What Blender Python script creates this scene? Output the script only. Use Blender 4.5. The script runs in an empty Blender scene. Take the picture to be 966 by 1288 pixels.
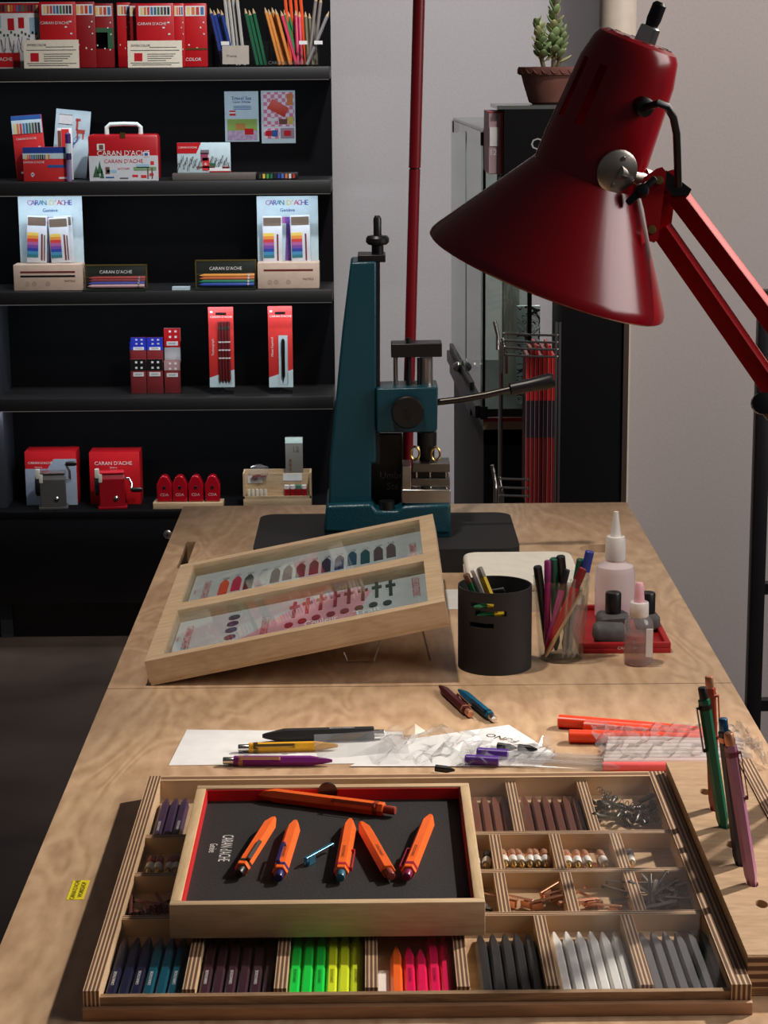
import bpy, bmesh, math, random
from mathutils import Matrix, Vector
random.seed(7)
SC = bpy.context.scene
COL = SC.collection
# ------------------------------------------------------------------ camera
FPX, W0, H0 = 2600.0, 966.0, 1288.0
T, HC = 0.80, 0.62                       # table height, camera height above the table
PITCH, YAW, ROLL = math.radians(12.3185), math.radians(.2988), math.radians(-.4469)
CR = Matrix.Rotation(-YAW, 3, 'Z') @ Matrix.Rotation(math.pi / 2 - PITCH, 3, 'X') @ Matrix.Rotation(ROLL, 3, 'Z')
CP = Vector((0, 0, T + HC))
cd = bpy.data.cameras.new('camera')
cd.sensor_fit = 'HORIZONTAL'; cd.sensor_width = 36; cd.lens = 36 * FPX / W0
cd.clip_start = .05; cd.clip_end = 60
cam = bpy.data.objects.new('camera', cd); COL.objects.link(cam)
cam.matrix_world = Matrix.Translation(CP) @ CR.to_4x4()
SC.camera = cam
# ------------------------------------------------------------------ view, world, lights
vs = SC.view_settings
vs.view_transform = 'Standard'; vs.look = 'None'; vs.gamma = 1; vs.use_curve_mapping = False
vs.exposure = 0.45
SC.cycles.use_denoising = True
SC.cycles.caustics_reflective = False; SC.cycles.caustics_refractive = False
SC.cycles.transparent_max_bounces = 16; SC.cycles.max_bounces = 8
SC.cycles.sample_clamp_indirect = 4
wd = bpy.data.worlds.new('room_ambience'); SC.world = wd; wd.use_nodes = True
wd.node_tree.nodes['Background'].inputs[0].default_value = (.55, .52, .55, 1)
wd.node_tree.nodes['Background'].inputs[1].default_value = .058

def spot(name, loc, target, power, angle, blend, radius, col=(1, .915, .82)):
    l = bpy.data.lights.new(name, 'SPOT'); l.energy = power; l.spot_size = math.radians(angle)
    l.spot_blend = blend; l.shadow_soft_size = radius; l.color = col
    o = bpy.data.objects.new(name, l); COL.objects.link(o); o.location = loc
    o.rotation_euler = (Vector(target) - Vector(loc)).to_track_quat('-Z', 'Y').to_euler()
    return o
def area(name, loc, target, power, sx, sy, col=(1, 1, 1), spread=180):
    l = bpy.data.lights.new(name, 'AREA'); l.shape = 'RECTANGLE'; l.size = sx; l.size_y = sy
    l.energy = power; l.color = col; l.spread = math.radians(spread)
    o = bpy.data.objects.new(name, l); COL.objects.link(o); o.location = loc
    o.rotation_euler = (Vector(target) - Vector(loc)).to_track_quat('-Z', 'Y').to_euler()
    return o
spot('ceiling_spot_bench', (1.95, 2.75, 2.60), (-.04, 1.40, .80), 310, 22, .55, .06)
spot('ceiling_spot_tools', (-.25, 1.95, 2.85), (.08, 2.30, .80), 74, 38, .8, .05)
spot('ceiling_spot_wall', (1.1, 2.3, 3.0), (.75, 4.4, 1.1), 98, 70, 1, .08, (1, .92, .86))
spot('ceiling_spot_corner', (.35, 3.4, 3.1), (.05, 5.2, 1.15), 175, 52, 1, .08, (.95, .97, 1))
area('unseen_side_panel', (2.3, 1.3, 2.15), (.1, 1.45, 1.3), 30, 1.5, 1.25, (1, .93, .9))  # unseen soft panel, added for the broad highlight on the lamp shade

# ------------------------------------------------------------------ picture point -> place
def ray(u, v):
    return CR @ Vector(((u - W0 / 2) / FPX, -(v - H0 / 2) / FPX, -1))
def V(u, v, h=0.0):                      # point at height h above the table top
    r = ray(u, v); return CP + r * ((T + h - CP.z) / r.z)
def VY(u, v, Y):                         # point on the upright plane at distance Y
    r = ray(u, v); return CP + r * (Y / r.y)
def VD(u, v, d):                         # point at depth d
    return CP + ray(u, v) * d
def VM(m, u, v, zl):                     # local xy on plane z = zl of frame m
    mi = m.inverted(); o = mi @ CP; r = mi.to_3x3() @ ray(u, v)
    p = o + r * ((zl - o.z) / r.z); return p.x, p.y
TR, RX, RY, RZ = Matrix.Translation, (lambda a: Matrix.Rotation(a, 4, 'X')), (lambda a: Matrix.Rotation(a, 4, 'Y')), (lambda a: Matrix.Rotation(a, 4, 'Z'))
PI = math.pi

# ------------------------------------------------------------------ materials
def lin(c):
    return tuple((x / 255 / 12.92) if x / 255 <= .04045 else ((x / 255 + .055) / 1.055) ** 2.4 for x in c) + (1,)
MATS = {}
def newmat(name):
    m = bpy.data.materials.new(name); m.use_nodes = True; MATS[name] = m
    return m, m.node_tree, m.node_tree.nodes['Principled BSDF']
def mat(name, col, rough=.5, metal=0, var=.05, scale=60, bump=0, coat=0, spec=.5, emit=0, sss=0):
    if name in MATS: return MATS[name]
    m, nt, b = newmat(name)
    N = nt.nodes.new; L = nt.links.new
    tc = N('ShaderNodeTexCoord'); no = N('ShaderNodeTexNoise'); no.inputs['Scale'].default_value = scale
    no.inputs['Detail'].default_value = 3
    L(tc.outputs['Object'], no.inputs['Vector'])
    cr = N('ShaderNodeValToRGB'); c = lin(col)
    cr.color_ramp.elements[0].position = .3; cr.color_ramp.elements[1].position = .7
    cr.color_ramp.elements[0].color = tuple(x * (1 - var) for x in c[:3]) + (1,)
    cr.color_ramp.elements[1].color = tuple(min(1, x * (1 + var)) for x in c[:3]) + (1,)
    L(no.outputs['Fac'], cr.inputs['Fac']); L(cr.outputs['Color'], b.inputs['Base Color'])
    b.inputs['Roughness'].default_value = rough; b.inputs['Metallic'].default_value = metal
    b.inputs['Coat Weight'].default_value = coat; b.inputs['Specular IOR Level'].default_value = spec
    if bump:
        bp = N('ShaderNodeBump'); bp.inputs['Strength'].default_value = bump; bp.inputs['Distance'].default_value = .002
        L(no.outputs['Fac'], bp.inputs['Height']); L(bp.outputs['Normal'], b.inputs['Normal'])
    if emit:
        L(cr.outputs['Color'], b.inputs['Emission Color']); b.inputs['Emission Strength'].default_value = emit
    return m
def wood(name, c1, c2, stretch=(1, 8, 8), scale=6, rings=9, rough=.45, ringmix=.5):
    m, nt, b = newmat(name); N = nt.nodes.new; L = nt.links.new
    tc = N('ShaderNodeTexCoord'); mp = N('ShaderNodeMapping'); mp.inputs['Scale'].default_value = stretch
    L(tc.outputs['Object'], mp.inputs['Vector'])
    n1 = N('ShaderNodeTexNoise'); n1.inputs['Scale'].default_value = scale; n1.inputs['Detail'].default_value = 2; n1.inputs['Distortion'].default_value = .8
    L(mp.outputs['Vector'], n1.inputs['Vector'])
    mu = N('ShaderNodeMath'); mu.operation = 'MULTIPLY'; mu.inputs[1].default_value = rings * 6.283; L(n1.outputs['Fac'], mu.inputs[0])
    si = N('ShaderNodeMath'); si.operation = 'SINE'; L(mu.outputs[0], si.inputs[0])
    n2 = N('ShaderNodeTexNoise'); n2.inputs['Scale'].default_value = scale * 9; n2.inputs['Detail'].default_value = 6
    L(mp.outputs['Vector'], n2.inputs['Vector'])
    ml = N('ShaderNodeMath'); ml.operation = 'MULTIPLY_ADD'; ml.inputs[1].default_value = .5 * ringmix; ml.inputs[2].default_value = 0; L(si.outputs[0], ml.inputs[0])
    ad = N('ShaderNodeMath'); ad.operation = 'ADD'; L(ml.outputs[0], ad.inputs[0]); L(n2.outputs['Fac'], ad.inputs[1])
    cr = N('ShaderNodeValToRGB'); cr.color_ramp.elements[0].position = .15; cr.color_ramp.elements[1].position = .8
    cr.color_ramp.elements[0].color = lin(c2); cr.color_ramp.elements[1].color = lin(c1)
    L(ad.outputs[0], cr.inputs['Fac']); L(cr.outputs['Color'], b.inputs['Base Color'])
    b.inputs['Roughness'].default_value = rough
    bp = N('ShaderNodeBump'); bp.inputs['Strength'].default_value = .08; bp.inputs['Distance'].default_value = .001
    L(n2.outputs['Fac'], bp.inputs['Height']); L(bp.outputs['Normal'], b.inputs['Normal'])
    return m
def ply(name, axis, n, light=(204, 172, 134), dark=(98, 68, 50), dim=1):
    """plywood edge: n glue layers counted across the piece along one axis"""
    m, nt, b = newmat(name); N = nt.nodes.new; L = nt.links.new
    tc = N('ShaderNodeTexCoord'); sp = N('ShaderNodeSeparateXYZ'); L(tc.outputs['Generated'], sp.inputs[0])
    mu = N('ShaderNodeMath'); mu.operation = 'MULTIPLY'; mu.inputs[1].default_value = 6.2832 * n; L(sp.outputs[axis], mu.inputs[0])
    co = N('ShaderNodeMath'); co.operation = 'COSINE'; L(mu.outputs[0], co.inputs[0])
    no = N('ShaderNodeTexNoise'); no.inputs['Scale'].default_value = 60; L(tc.outputs['Object'], no.inputs['Vector'])
    ad = N('ShaderNodeMath'); ad.operation = 'MULTIPLY_ADD'; ad.inputs[1].default_value = .6; L(no.outputs['Fac'], ad.inputs[0]); L(co.outputs[0], ad.inputs[2])
    cr = N('ShaderNodeValToRGB'); cr.color_ramp.elements[0].position = .50; cr.color_ramp.elements[1].position = .74
    mr = N('ShaderNodeMapRange'); mr.inputs[1].default_value = -1; mr.inputs[2].default_value = 1.6; L(ad.outputs[0], mr.inputs[0])
    cr.color_ramp.elements[0].color = lin(dark); cr.color_ramp.elements[1].color = lin(light)
    L(mr.outputs[0], cr.inputs['Fac']); L(cr.outputs['Color'], b.inputs['Base Color'])
    b.inputs['Roughness'].default_value = .6
    return m
def glass(name, tint=(255, 255, 255), rough=.03, ior=1.45, boost=1.0, haze=0, hazecol=(230, 230, 230)):
    """clear sheet: see-through with a Fresnel reflection, plus an optional milky share"""
    m, nt, b = newmat(name); nt.nodes.remove(b); N = nt.nodes.new; L = nt.links.new
    out = nt.nodes['Material Output']
    tr = N('ShaderNodeBsdfTransparent'); tr.inputs[0].default_value = lin(tint)
    gl = N('ShaderNodeBsdfGlossy'); gl.inputs['Roughness'].default_value = rough
    lw = N('ShaderNodeLayerWeight'); lw.inputs[0].default_value = .5
    pw = N('ShaderNodeMath'); pw.operation = 'POWER'; pw.inputs[1].default_value = 5; L(lw.outputs['Facing'], pw.inputs[0])
    f0 = ((ior - 1) / (ior + 1)) ** 2
    mu = N('ShaderNodeMath'); mu.operation = 'MULTIPLY_ADD'; mu.inputs[1].default_value = (1 - f0) * boost; mu.inputs[2].default_value = f0 * boost; mu.use_clamp = True; L(pw.outputs[0], mu.inputs[0])
    base = tr
    if haze:
        df = N('ShaderNodeBsdfDiffuse'); df.inputs[0].default_value = lin(hazecol)
        mh = N('ShaderNodeMixShader'); mh.inputs[0].default_value = haze
        L(tr.outputs[0], mh.inputs[1]); L(df.outputs[0], mh.inputs[2]); base = mh
    mx = N('ShaderNodeMixShader'); L(mu.outputs[0], mx.inputs[0]); L(base.outputs[0], mx.inputs[1]); L(gl.outputs[0], mx.inputs[2])
    L(mx.outputs[0], out.inputs[0])
    return m
BIRCH = wood('birch_veneer', (204, 171, 136), (168, 134, 102), (2.2, .7, 1), 5, 8, .42, .30)
PALE = wood('pale_wood', (208, 180, 142), (180, 150, 114), (1, 8, 8), 5, 4, .5, .25)
PALEY = wood('pale_wood_lengthwise', (214, 186, 144), (188, 156, 114), (9, 1, 9), 6, 4, .5, .25)
TRAYW = wood('tray_wood', (194, 162, 126), (166, 134, 102), (1.5, 6, 6), 6, 4, .55, .25)
OAK = wood('dark_oak', (166, 134, 100), (120, 92, 66), (1, 9, 9), 9, 4, .55, .3)
PLYX, PLYY, PLYZ = ply('plywood_edge_across', 0, 4), ply('plywood_edge_back', 1, 2), ply('plywood_edge_layers', 2, 4)
PLYX3 = ply('plywood_edge_divider', 0, 3)
BLACK = mat('black_plastic', (16, 16, 18), .38)
MATTE = mat('matte_black', (17, 16, 16), .75, bump=.1, scale=400)
SHELFB = mat('black_laminate', (4, 4, 6), .8, spec=.15)
LACQ = mat('black_lacquer', (9, 9, 12), .25)
RED = mat('red_print', (188, 22, 30), .4)
LAMPRED = mat('red_enamel', (132, 5, 19), .22, coat=.0, var=.02)
ARMRED = mat('red_painted_steel', (172, 14, 24), .6, spec=.2)
TEAL = mat('teal_hammered_enamel', (10, 62, 74), .33, bump=.25, scale=350)
STEEL = mat('brushed_steel', (190, 184, 176), .32, metal=1)
CHROME = mat('chrome', (225, 222, 218), .2, metal=1)
DARKM = mat('dark_steel', (70, 66, 62), .35, metal=1)
COPPER = mat('copper_metal', (214, 152, 118), .36, metal=.75)
BRASS = mat('brass_metal', (196, 160, 96), .3, metal=1)
WHITE = mat('white_plastic', (226, 222, 216), .4)
PAPER = mat('white_paper', (222, 220, 218), .8)
CREAM = mat('cream_plastic', (226, 220, 204), .5)
WALLM = mat('plaster_wall', (186, 178, 176), .9, bump=.15, scale=180, var=.03)
CLEAR = glass('clear_acrylic', rough=.03, boost=1.0)
COVER = glass('cover_acrylic', rough=.04, boost=.35, haze=.0)
PANE = glass('window_glass', (246, 250, 249), .02, 1.5, .6)
FILM = glass('crumpled_plastic_film', (252, 252, 252), .10, 1.5, 1.6, .10)
MILK = glass('translucent_pink_plastic', (248, 238, 240), .25, 1.45, .8, .6, (236, 222, 224))
LIQ = glass('clear_liquid', (226, 206, 206), .05, 1.33, .6, .12, (220, 190, 190))
AMBER = glass('amber_plastic', (240, 196, 160), .1, 1.45, 1.2, .42, (232, 176, 138))
def P(name, col, **k): return mat(name, col, **k)

# ------------------------------------------------------------------ mesh building
class B:
    def __init__(s): s.b = bmesh.new()
    def _m(s, vs, m):
        if m is not None: bmesh.ops.transform(s.b, matrix=m, verts=vs)
    def box(s, c, d, m=None, bev=0, seg=2):
        x, y, z = d[0] / 2, d[1] / 2, d[2] / 2
        vs = [s.b.verts.new((c[0] + i * x, c[1] + j * y, c[2] + k * z)) for i in (-1, 1) for j in (-1, 1) for k in (-1, 1)]
        fs = [s.b.faces.new([vs[i] for i in f]) for f in ((0, 1, 3, 2), (4, 6, 7, 5), (0, 4, 5, 1), (2, 3, 7, 6), (0, 2, 6, 4), (1, 5, 7, 3))]
        if bev:
            es = list({e for f in fs for e in f.edges})
            r = bmesh.ops.bevel(s.b, geom=es, offset=bev, segments=seg, profile=.5, affect='EDGES')
            vs = list({v for f in r['faces'] for v in f.verts} | {v for v in vs if v.is_valid})
        s._m(vs, m); return s
    def ab(s, x0, x1, y0, y1, z0, z1, **k):
        return s.box(((x0 + x1) / 2, (y0 + y1) / 2, (z0 + z1) / 2), (abs(x1 - x0), abs(y1 - y0), abs(z1 - z0)), **k)
    def prism(s, pts, z0, z1, m=None):
        a = [s.b.verts.new((x, y, z0)) for x, y in pts]; c = [s.b.verts.new((x, y, z1)) for x, y in pts]
        n = len(pts); s.b.faces.new(a[::-1]); s.b.faces.new(c)
        for i in range(n): s.b.faces.new((a[i], a[(i + 1) % n], c[(i + 1) % n], c[i]))
        s._m(a + c, m); return s
    def plate(s, outline, holes, z0, z1, m=None):
        """flat board with real holes through it"""
        loops = []
        es = []
        for poly in [outline] + holes:
            vs = [s.b.verts.new((x, y, z0)) for x, y in poly]; loops.append(vs)
            es += [s.b.edges.new((vs[i], vs[(i + 1) % len(vs)])) for i in range(len(vs))]
        r = bmesh.ops.triangle_fill(s.b, use_beauty=True, use_dissolve=False, edges=es)
        fs = [g for g in r['geom'] if isinstance(g, bmesh.types.BMFace)]
        e = bmesh.ops.extrude_face_region(s.b, geom=fs)
        nv = [g for g in e['geom'] if isinstance(g, bmesh.types.BMVert)]
        bmesh.ops.translate(s.b, verts=nv, vec=(0, 0, z1 - z0))
        s._m([v for l in loops for v in l] + nv, m); return s
    def lathe(s, prof, n=24, m=None, skip=None, cap=(True, True)):
        rings = []
        allv = []
        for r, z in prof:
            if r < 1e-6: rg = [s.b.verts.new((0, 0, z))]
            else: rg = [s.b.verts.new((r * math.cos(2 * PI * i / n), r * math.sin(2 * PI * i / n), z)) for i in range(n)]
            rings.append(rg); allv += rg
        for j in range(len(rings) - 1):
            a, c = rings[j], rings[j + 1]
            for i in range(n):
                if skip and skip(i, j): continue
                k = (i + 1) % n
                if len(a) == 1 and len(c) == 1: continue
                if len(a) == 1: s.b.faces.new((a[0], c[k], c[i]))
                elif len(c) == 1: s.b.faces.new((a[i], a[k], c[0]))
                else: s.b.faces.new((a[i], a[k], c[k], c[i]))
        if cap[0] and len(rings[0]) > 1: s.b.faces.new(rings[0][::-1])
        if cap[1] and len(rings[-1]) > 1: s.b.faces.new(rings[-1])
        s._m(allv, m); return s
    def cyl(s, p, q, r, n=16, r2=None):
        p, q = Vector(p), Vector(q); d = q - p
        m = TR(p) @ d.to_track_quat('Z', 'Y').to_matrix().to_4x4()
        return s.lathe([(r, 0), (r if r2 is None else r2, d.length)], n, m)
    def tube(s, pts, r, n=8, closed=False):
        pts = [Vector(p) for p in pts]; N = len(pts); rings = []
        up = None
        for i, p in enumerate(pts):
            if closed: t = pts[(i + 1) % N] - pts[i - 1]
            else: t = (pts[min(i + 1, N - 1)] - pts[max(i - 1, 0)])
            t.normalize()
            if up is None:
                up = Vector((0, 0, 1)) if abs(t.z) < .9 else Vector((1, 0, 0))
            sd = t.cross(up).normalized(); up = sd.cross(t).normalized()
            rr = r[i] if isinstance(r, (list, tuple)) else r
            rings.append([s.b.verts.new(p + sd * (rr * math.cos(2 * PI * k / n)) + up * (rr * math.sin(2 * PI * k / n))) for k in range(n)])
        for i in range(N if closed else N - 1):
            a, c = rings[i], rings[(i + 1) % N]
            for k in range(n): s.b.faces.new((a[k], a[(k + 1) % n], c[(k + 1) % n], c[k]))
        if not closed: s.b.faces.new(rings[0][::-1]); s.b.faces.new(rings[-1])
        return s
    def mesh(s, name, material, smooth=35):
        bmesh.ops.recalc_face_normals(s.b, faces=s.b.faces)
        me = bpy.data.meshes.new(name); s.b.to_mesh(me); s.b.free()
        if smooth:
            for p in me.polygons: p.use_smooth = True
            me.set_sharp_from_angle(angle=math.radians(smooth))
        me.materials.append(material); return me
    def obj(s, name, material, parent=None, m=None, smooth=35, solid=0):
        return link(name, s.mesh(name, material, smooth), parent, m, solid)
def link(name, me, parent=None, m=None, solid=0):
    o = bpy.data.objects.new(name, me); COL.objects.link(o)
    if parent is not None: o.parent = parent
    if m is not None: o.matrix_basis = m
    if solid:
        md = o.modifiers.new('wall', 'SOLIDIFY'); md.thickness = solid; md.offset = -1
        es = o.modifiers.new('crisp_edges', 'EDGE_SPLIT'); es.split_angle = math.radians(38)
    return o
def tag(o, label, cat, group=None):
    o['label'] = label; o['category'] = cat
    if group: o['group'] = group
    return o
def struct(o): o['kind'] = 'structure'; return o
def thing(name, label, cat, m, group=None):
    o = bpy.data.objects.new(name, None); COL.objects.link(o); o.empty_display_size = .02
    o.matrix_world = m if isinstance(m, Matrix) else TR(m)
    return tag(o, label, cat, group)
def dup(root, m, label, group=None):
    r = root.copy(); COL.objects.link(r); r.matrix_world = m; r['label'] = label
    if group: r['group'] = group
    for ch in root.children:
        c = ch.copy(); COL.objects.link(c); c.parent = r; c.matrix_parent_inverse = Matrix()
    return r
_tx = {}
def text(s, size, material, parent, m, name='lettering', sx=1.0, align='CENTER'):
    """flat printed lettering in the local XY plane"""
    k = (s, round(size, 5), material.name, sx, align)
    if k not in _tx:
        cu = bpy.data.curves.new('lettering', 'FONT'); cu.body = s; cu.size = size; cu.align_x = align; cu.align_y = 'CENTER'
        cu.resolution_u = 2; cu.space_line = .9
        ob = bpy.data.objects.new('lettering', cu); COL.objects.link(ob)
        me = bpy.data.meshes.new_from_object(ob.evaluated_get(bpy.context.evaluated_depsgraph_get()))
        bpy.data.objects.remove(ob); bpy.data.curves.remove(cu)
        me.transform(Matrix.Diagonal((sx, 1, 1, 1))); me.materials.clear(); me.materials.append(material); _tx[k] = me
    return link(name, _tx[k], parent, m)
FRONT = RX(PI / 2)                       # print facing the viewer (-Y)
ORD = ['first', 'second', 'third', 'fourth', 'fifth', 'sixth', 'seventh', 'eighth', 'ninth', 'tenth', 'eleventh', 'twelfth', 'thirteenth', 'fourteenth']
def arc(cx, cy, r, a0, a1, n=8):
    return [(cx + r * math.cos(math.radians(a0 + (a1 - a0) * i / n)), cy + r * math.sin(math.radians(a0 + (a1 - a0) * i / n))) for i in range(n + 1)]
def rrect(x0, x1, y0, y1, r, n=6):
    return arc(x1 - r, y1 - r, r, 0, 90, n) + arc(x0 + r, y1 - r, r, 90, 180, n) + arc(x0 + r, y0 + r, r, 180, 270, n) + arc(x1 - r, y0 + r, r, 270, 360, n)
# ================================================================== the room
SF, SB, WY = 5.00, 5.19, 5.26            # shelf front, shelf back panel, back wall
FLOORM = mat('dark_concrete', (88, 72, 62), .38, var=.35, scale=4, bump=.05)
struct(B().ab(-4, 4, -3, 6, -.05, 0).obj('floor', FLOORM))
struct(B().ab(-4, 4, WY, WY + .1, 0, 3.2).obj('wall_back', WALLM))
xs = VY(419, 300, SB).x                  # right end of the shelving
PX0 = VY(778, 20, 3.95).x
struct(B().ab(PX0, 3.2, 3.95, WY - .03, 0, 3.2).obj('wall_partition', WALLM))
# ------------------------------------------------------------------ display shelving
def zrow(v0, v1):                        # top and bottom of a shelf's front edge
    return VY(210, v0, SF).z, VY(210, v1, SF).z
ROWS = [zrow(85, 101), zrow(228, 245), zrow(366, 382), zrow(500, 516)]
BASE_Z = VY(210, 642, SF).z
XL = -1.25
sh = thing('display_shelving', 'tall black wall shelving with lit shelves full of red art supplies', 'shelving', (0, SF, 0))
B().ab(XL, xs, SB - SF, SB - SF + .03, .1, 2.0).obj('back_panel', SHELFB, sh)
TRIMGLOW = mat('glowing_trim', (200, 196, 190), .5, emit=.10)  # faint glow put into the metal edge trim, standing in for its lit line
for zt, zb in ROWS:
    s = B().ab(XL, xs, 0, SB - SF, zb, zt, bev=.002).obj('shelf', mat('black_shelf_board', (26, 25, 25), .5), sh)
    B().ab(XL, xs - .002, .004, .010, zb - .0016, zb + .0004).obj('edge_trim', TRIMGLOW, s)
    zz = zb - .004
    l = area('shelf_led', ((XL + xs) / 2 + .004, SF + .022, zz), ((XL + xs) / 2 + .004, SF + .075, zz - .1), .66, xs - XL - .01, .008, (.80, .88, 1))
B().ab(XL, xs, 0, .17, .10, BASE_Z - .018, bev=.002).obj('cabinet_base', LACQ, sh)
B().ab(XL, xs, -.004, SB - SF, BASE_Z - .018, BASE_Z, bev=.002).obj('counter_top', SHELFB, sh)
B().ab(XL, xs, .06, .17, 0, .10).obj('plinth', LACQ, sh)
xd = VY(7, 500, SF + .1).x
B().ab(xd - .03, xd, .05, SB - SF, 0, ROWS[2][1]).obj('upright', mat('grey_black_upright', (46, 48, 54), .5), sh)
p = VY(211, 672, SF)
lk = B().lathe([(.011, 0), (.011, .004), (.008, .006), (.0, .006)], 20, TR((p.x, 0, p.z)) @ RX(PI / 2)).obj('lock', STEEL, sh)
B().box((p.x, -.0065, p.z), (.002, .002, .009)).obj('keyhole', BLACK, lk)

# ================================================================== the workbench
BX0, BX1, BY0, BY1, BS = -.2715, .3625, .95, 2.890, 2.011
wb = thing('workbench', 'long birch plywood workbench top running away from the viewer', 'table', (0, 0, 0))
slot = rrect(-.2475, -.2355, 2.52, 2.665, .002, 2)
g0, g1 = V(730, 690), V(786, 690)
grom = rrect(g0.x, g1.x, g0.y - .022, g0.y + .022, .021, 8)
B().plate([(BX0, BS + .0008), (BX1, BS + .0008), (BX1, BY1), (BX0, BY1)], [slot, grom], T - .027, T).obj('top_panel', BIRCH, wb, smooth=20)
B().ab(BX0, BX1, BY0, BS - .0008, T - .027, T).obj('top_panel', BIRCH, wb, smooth=20)
for y in (1.05, 1.95, 2.78):
    for x in (BX0 + .05, BX1 - .05):
        B().ab(x - .025, x + .025, y - .025, y + .025, 0, T - .09, bev=.002).obj('leg', BLACK, wb)
for x in (BX0 + .05, BX1 - .05): B().ab(x - .012, x + .012, 1.0, 2.83, T - .09, T - .027).obj('rail', BLACK, wb)
B().ab(-.16, .28, 2.50, 2.70, T - .034, T - .027).obj('cable_tray', BLACK, wb)
# yellow sticker
st = [V(93, 1107.5), V(112, 1107.5), V(104, 1132), V(84, 1132)]
cx, cy = sum(p.x for p in st) / 4, sum(p.y for p in st) / 4
stk = tag(B().ab(-.0065, .0065, -.019, .019, 0, .0003).obj('sticker', mat('yellow_vinyl', (232, 214, 40), .45), m=TR((cx, cy, T))), 'small yellow sticker with black lettering on the bench edge', 'sticker')
text("CARAN D'ACHE", .0052, BLACK, stk, TR((-.0022, 0, .0005)) @ RZ(PI / 2))
text("WORKSHOP", .0052, BLACK, stk, TR((.0032, 0, .0005)) @ RZ(PI / 2))

# ================================================================== the divided plywood tray
TX0, TX1, TY0, TY1, TH = -.1952, .248, 1.2700, 1.691, .020
tr = thing('parts_tray', 'large divided plywood tray of pen barrels under a clear cover', 'tray', (0, 0, T))
wl, wr, wbk = .0108, .0135, .012
B().ab(TX0 + wl, TX1 - wr, TY0 + .004, TY1 - wbk, .0, .003).obj('tray_floor', TRAYW, tr)
B().ab(TX0, TX0 + wl, TY0, TY1, .0, TH).obj('side_wall', PLYX, tr)
B().ab(TX1 - wr, TX1, TY0, TY1, .0, TH).obj('side_wall', PLYX, tr)
B().ab(TX0 + wl, TX1 - wr, TY1 - wbk, TY1, .0, TH).obj('back_wall', ply('plywood_edge_rear', 1, 1, dark=(120, 86, 60)), tr)
B().ab(TX0 + wl, TX1 - wr, TY0 + .001, TY0 + .006, .003, .0150).obj('front_wall', OAK, tr)
B().ab(TX0 - .0004, TX1 + .0004, TY0 - .004, TY0 + .004, .0, .0088, bev=.0006).obj('front_fascia', wood('fascia_wood', (178, 134, 98), (146, 106, 76), (1, 8, 8), 5, 4, .55, .3), tr)
RT = .0160
yr = [V(740, v, RT).y for v in (1046.5, 1094.2, 1148.2)]            # the three long dividers
for y in yr: B().ab(TX0 + wl, TX1 - wr, y - .0036, y + .0036, .003, RT).obj('row_divider', ply('plywood_row_%d' % yr.index(y), 1, 2), tr)
edges = [TY1 - wbk] + yr + [TY0 + .006]
cols = {0: [(642, 985), (732, 985)], 1: [(622, 1052), (697.5, 1052), (773.5, 1050)], 2: [(628, 1100), (711.5, 1100), (791.5, 1099)],
        3: [(249, 1184), (358, 1184), (467, 1178), (576.5, 1177), (678.5, 1152), (788, 1152)]}
CX = {}
for r, lst in cols.items():
    CX[r] = []
    for u, v in lst:
        x = V(u, v, RT).x; CX[r].append(x)
        B().ab(x - .0042, x + .0042, edges[r + 1] + .0036, edges[r] - (.0036 if r else 0), .003, RT).obj('divider', PLYX3, tr)
B().ab(TX0 + wl, TX1 - wr, TY0 - .0015, TY1 - wbk, .0168, .0195).obj('clear_cover', COVER, tr)
# ------------------------------------------------------------------ loose pen barrels in the tray
HF = .0078
def barrel_mesh(L=.112, taper=.020):
    b = B(); R = HF / math.sqrt(3)
    ys = [0, .0008, L - taper, L - taper * .15, L]; ss = [.93, 1, 1, .38, .22]
    rings = [[b.b.verts.new((R * s * math.cos(PI / 3 * k), y, HF / 2 + R * s * math.sin(PI / 3 * k) )) for k in range(6)] for y, s in zip(ys, ss)]
    for a, c in zip(rings, rings[1:]):
        for k in range(6): b.b.faces.new((a[k], a[(k + 1) % 6], c[(k + 1) % 6], c[k]))
    b.b.faces.new(rings[0]); b.b.faces.new(rings[-1])
    return b
def hole_mesh(): return B().lathe([(.0027, 0), (.0027, .0004)], 12, TR((0, .0001, HF / 2)) @ RX(PI / 2)).mesh('opening', BLACK)
HOLE = hole_mesh()
def barrels(xs_, ytip, material, what, group, z=.0031, L=.112, letter=None, yrear=None):
    n = len(xs_); me = None; yrear = yrear if yrear else TY0 + .0085
    for i, x in enumerate(xs_):
        y = ytip if not isinstance(ytip, (list, tuple)) else ytip[i]
        L1 = min(L, y - yrear)
        if me is None or abs(L1 - L0_) > 1e-4: me = barrel_mesh(L1).mesh('pen_barrel', material, 20); L0_ = L1
        o = link('pen_barrel', me, None, TR((x, y - L1 + random.uniform(-.001, .001), T + z)))
        pos = (ORD[i] + ' from the left') if n > 1 else ''
        tag(o, (what + (', ' + pos if pos else '')), 'pen barrel', group)
        h = link('opening', HOLE, o)
        if letter and i % 2 == 0:
            text("CARAN D'ACHE", .0030, letter, o, TR((.0002, .030, HF + .0003)) @ RZ(PI / 2))
def xt(us, v, h=.007): return [V(u, v, h).x for u in us]
NAVY = P('navy_barrel', (24, 26, 52), rough=.3); TEALB = P('teal_barrel', (10, 74, 92), rough=.3)
PLUM = P('plum_barrel', (58, 32, 44), rough=.35); PURP = P('dark_purple_barrel', (56, 38, 66), rough=.35)
BRN = P('brown_barrel', (112, 66, 48), rough=.4); BRN2 = P('dark_brown_barrel', (94, 52, 40), rough=.4)
NGREEN = P('fluorescent_green', (18, 208, 70), rough=.35, emit=0); NYEL = P('fluorescent_yellow', (214, 228, 40), rough=.35)
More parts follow.
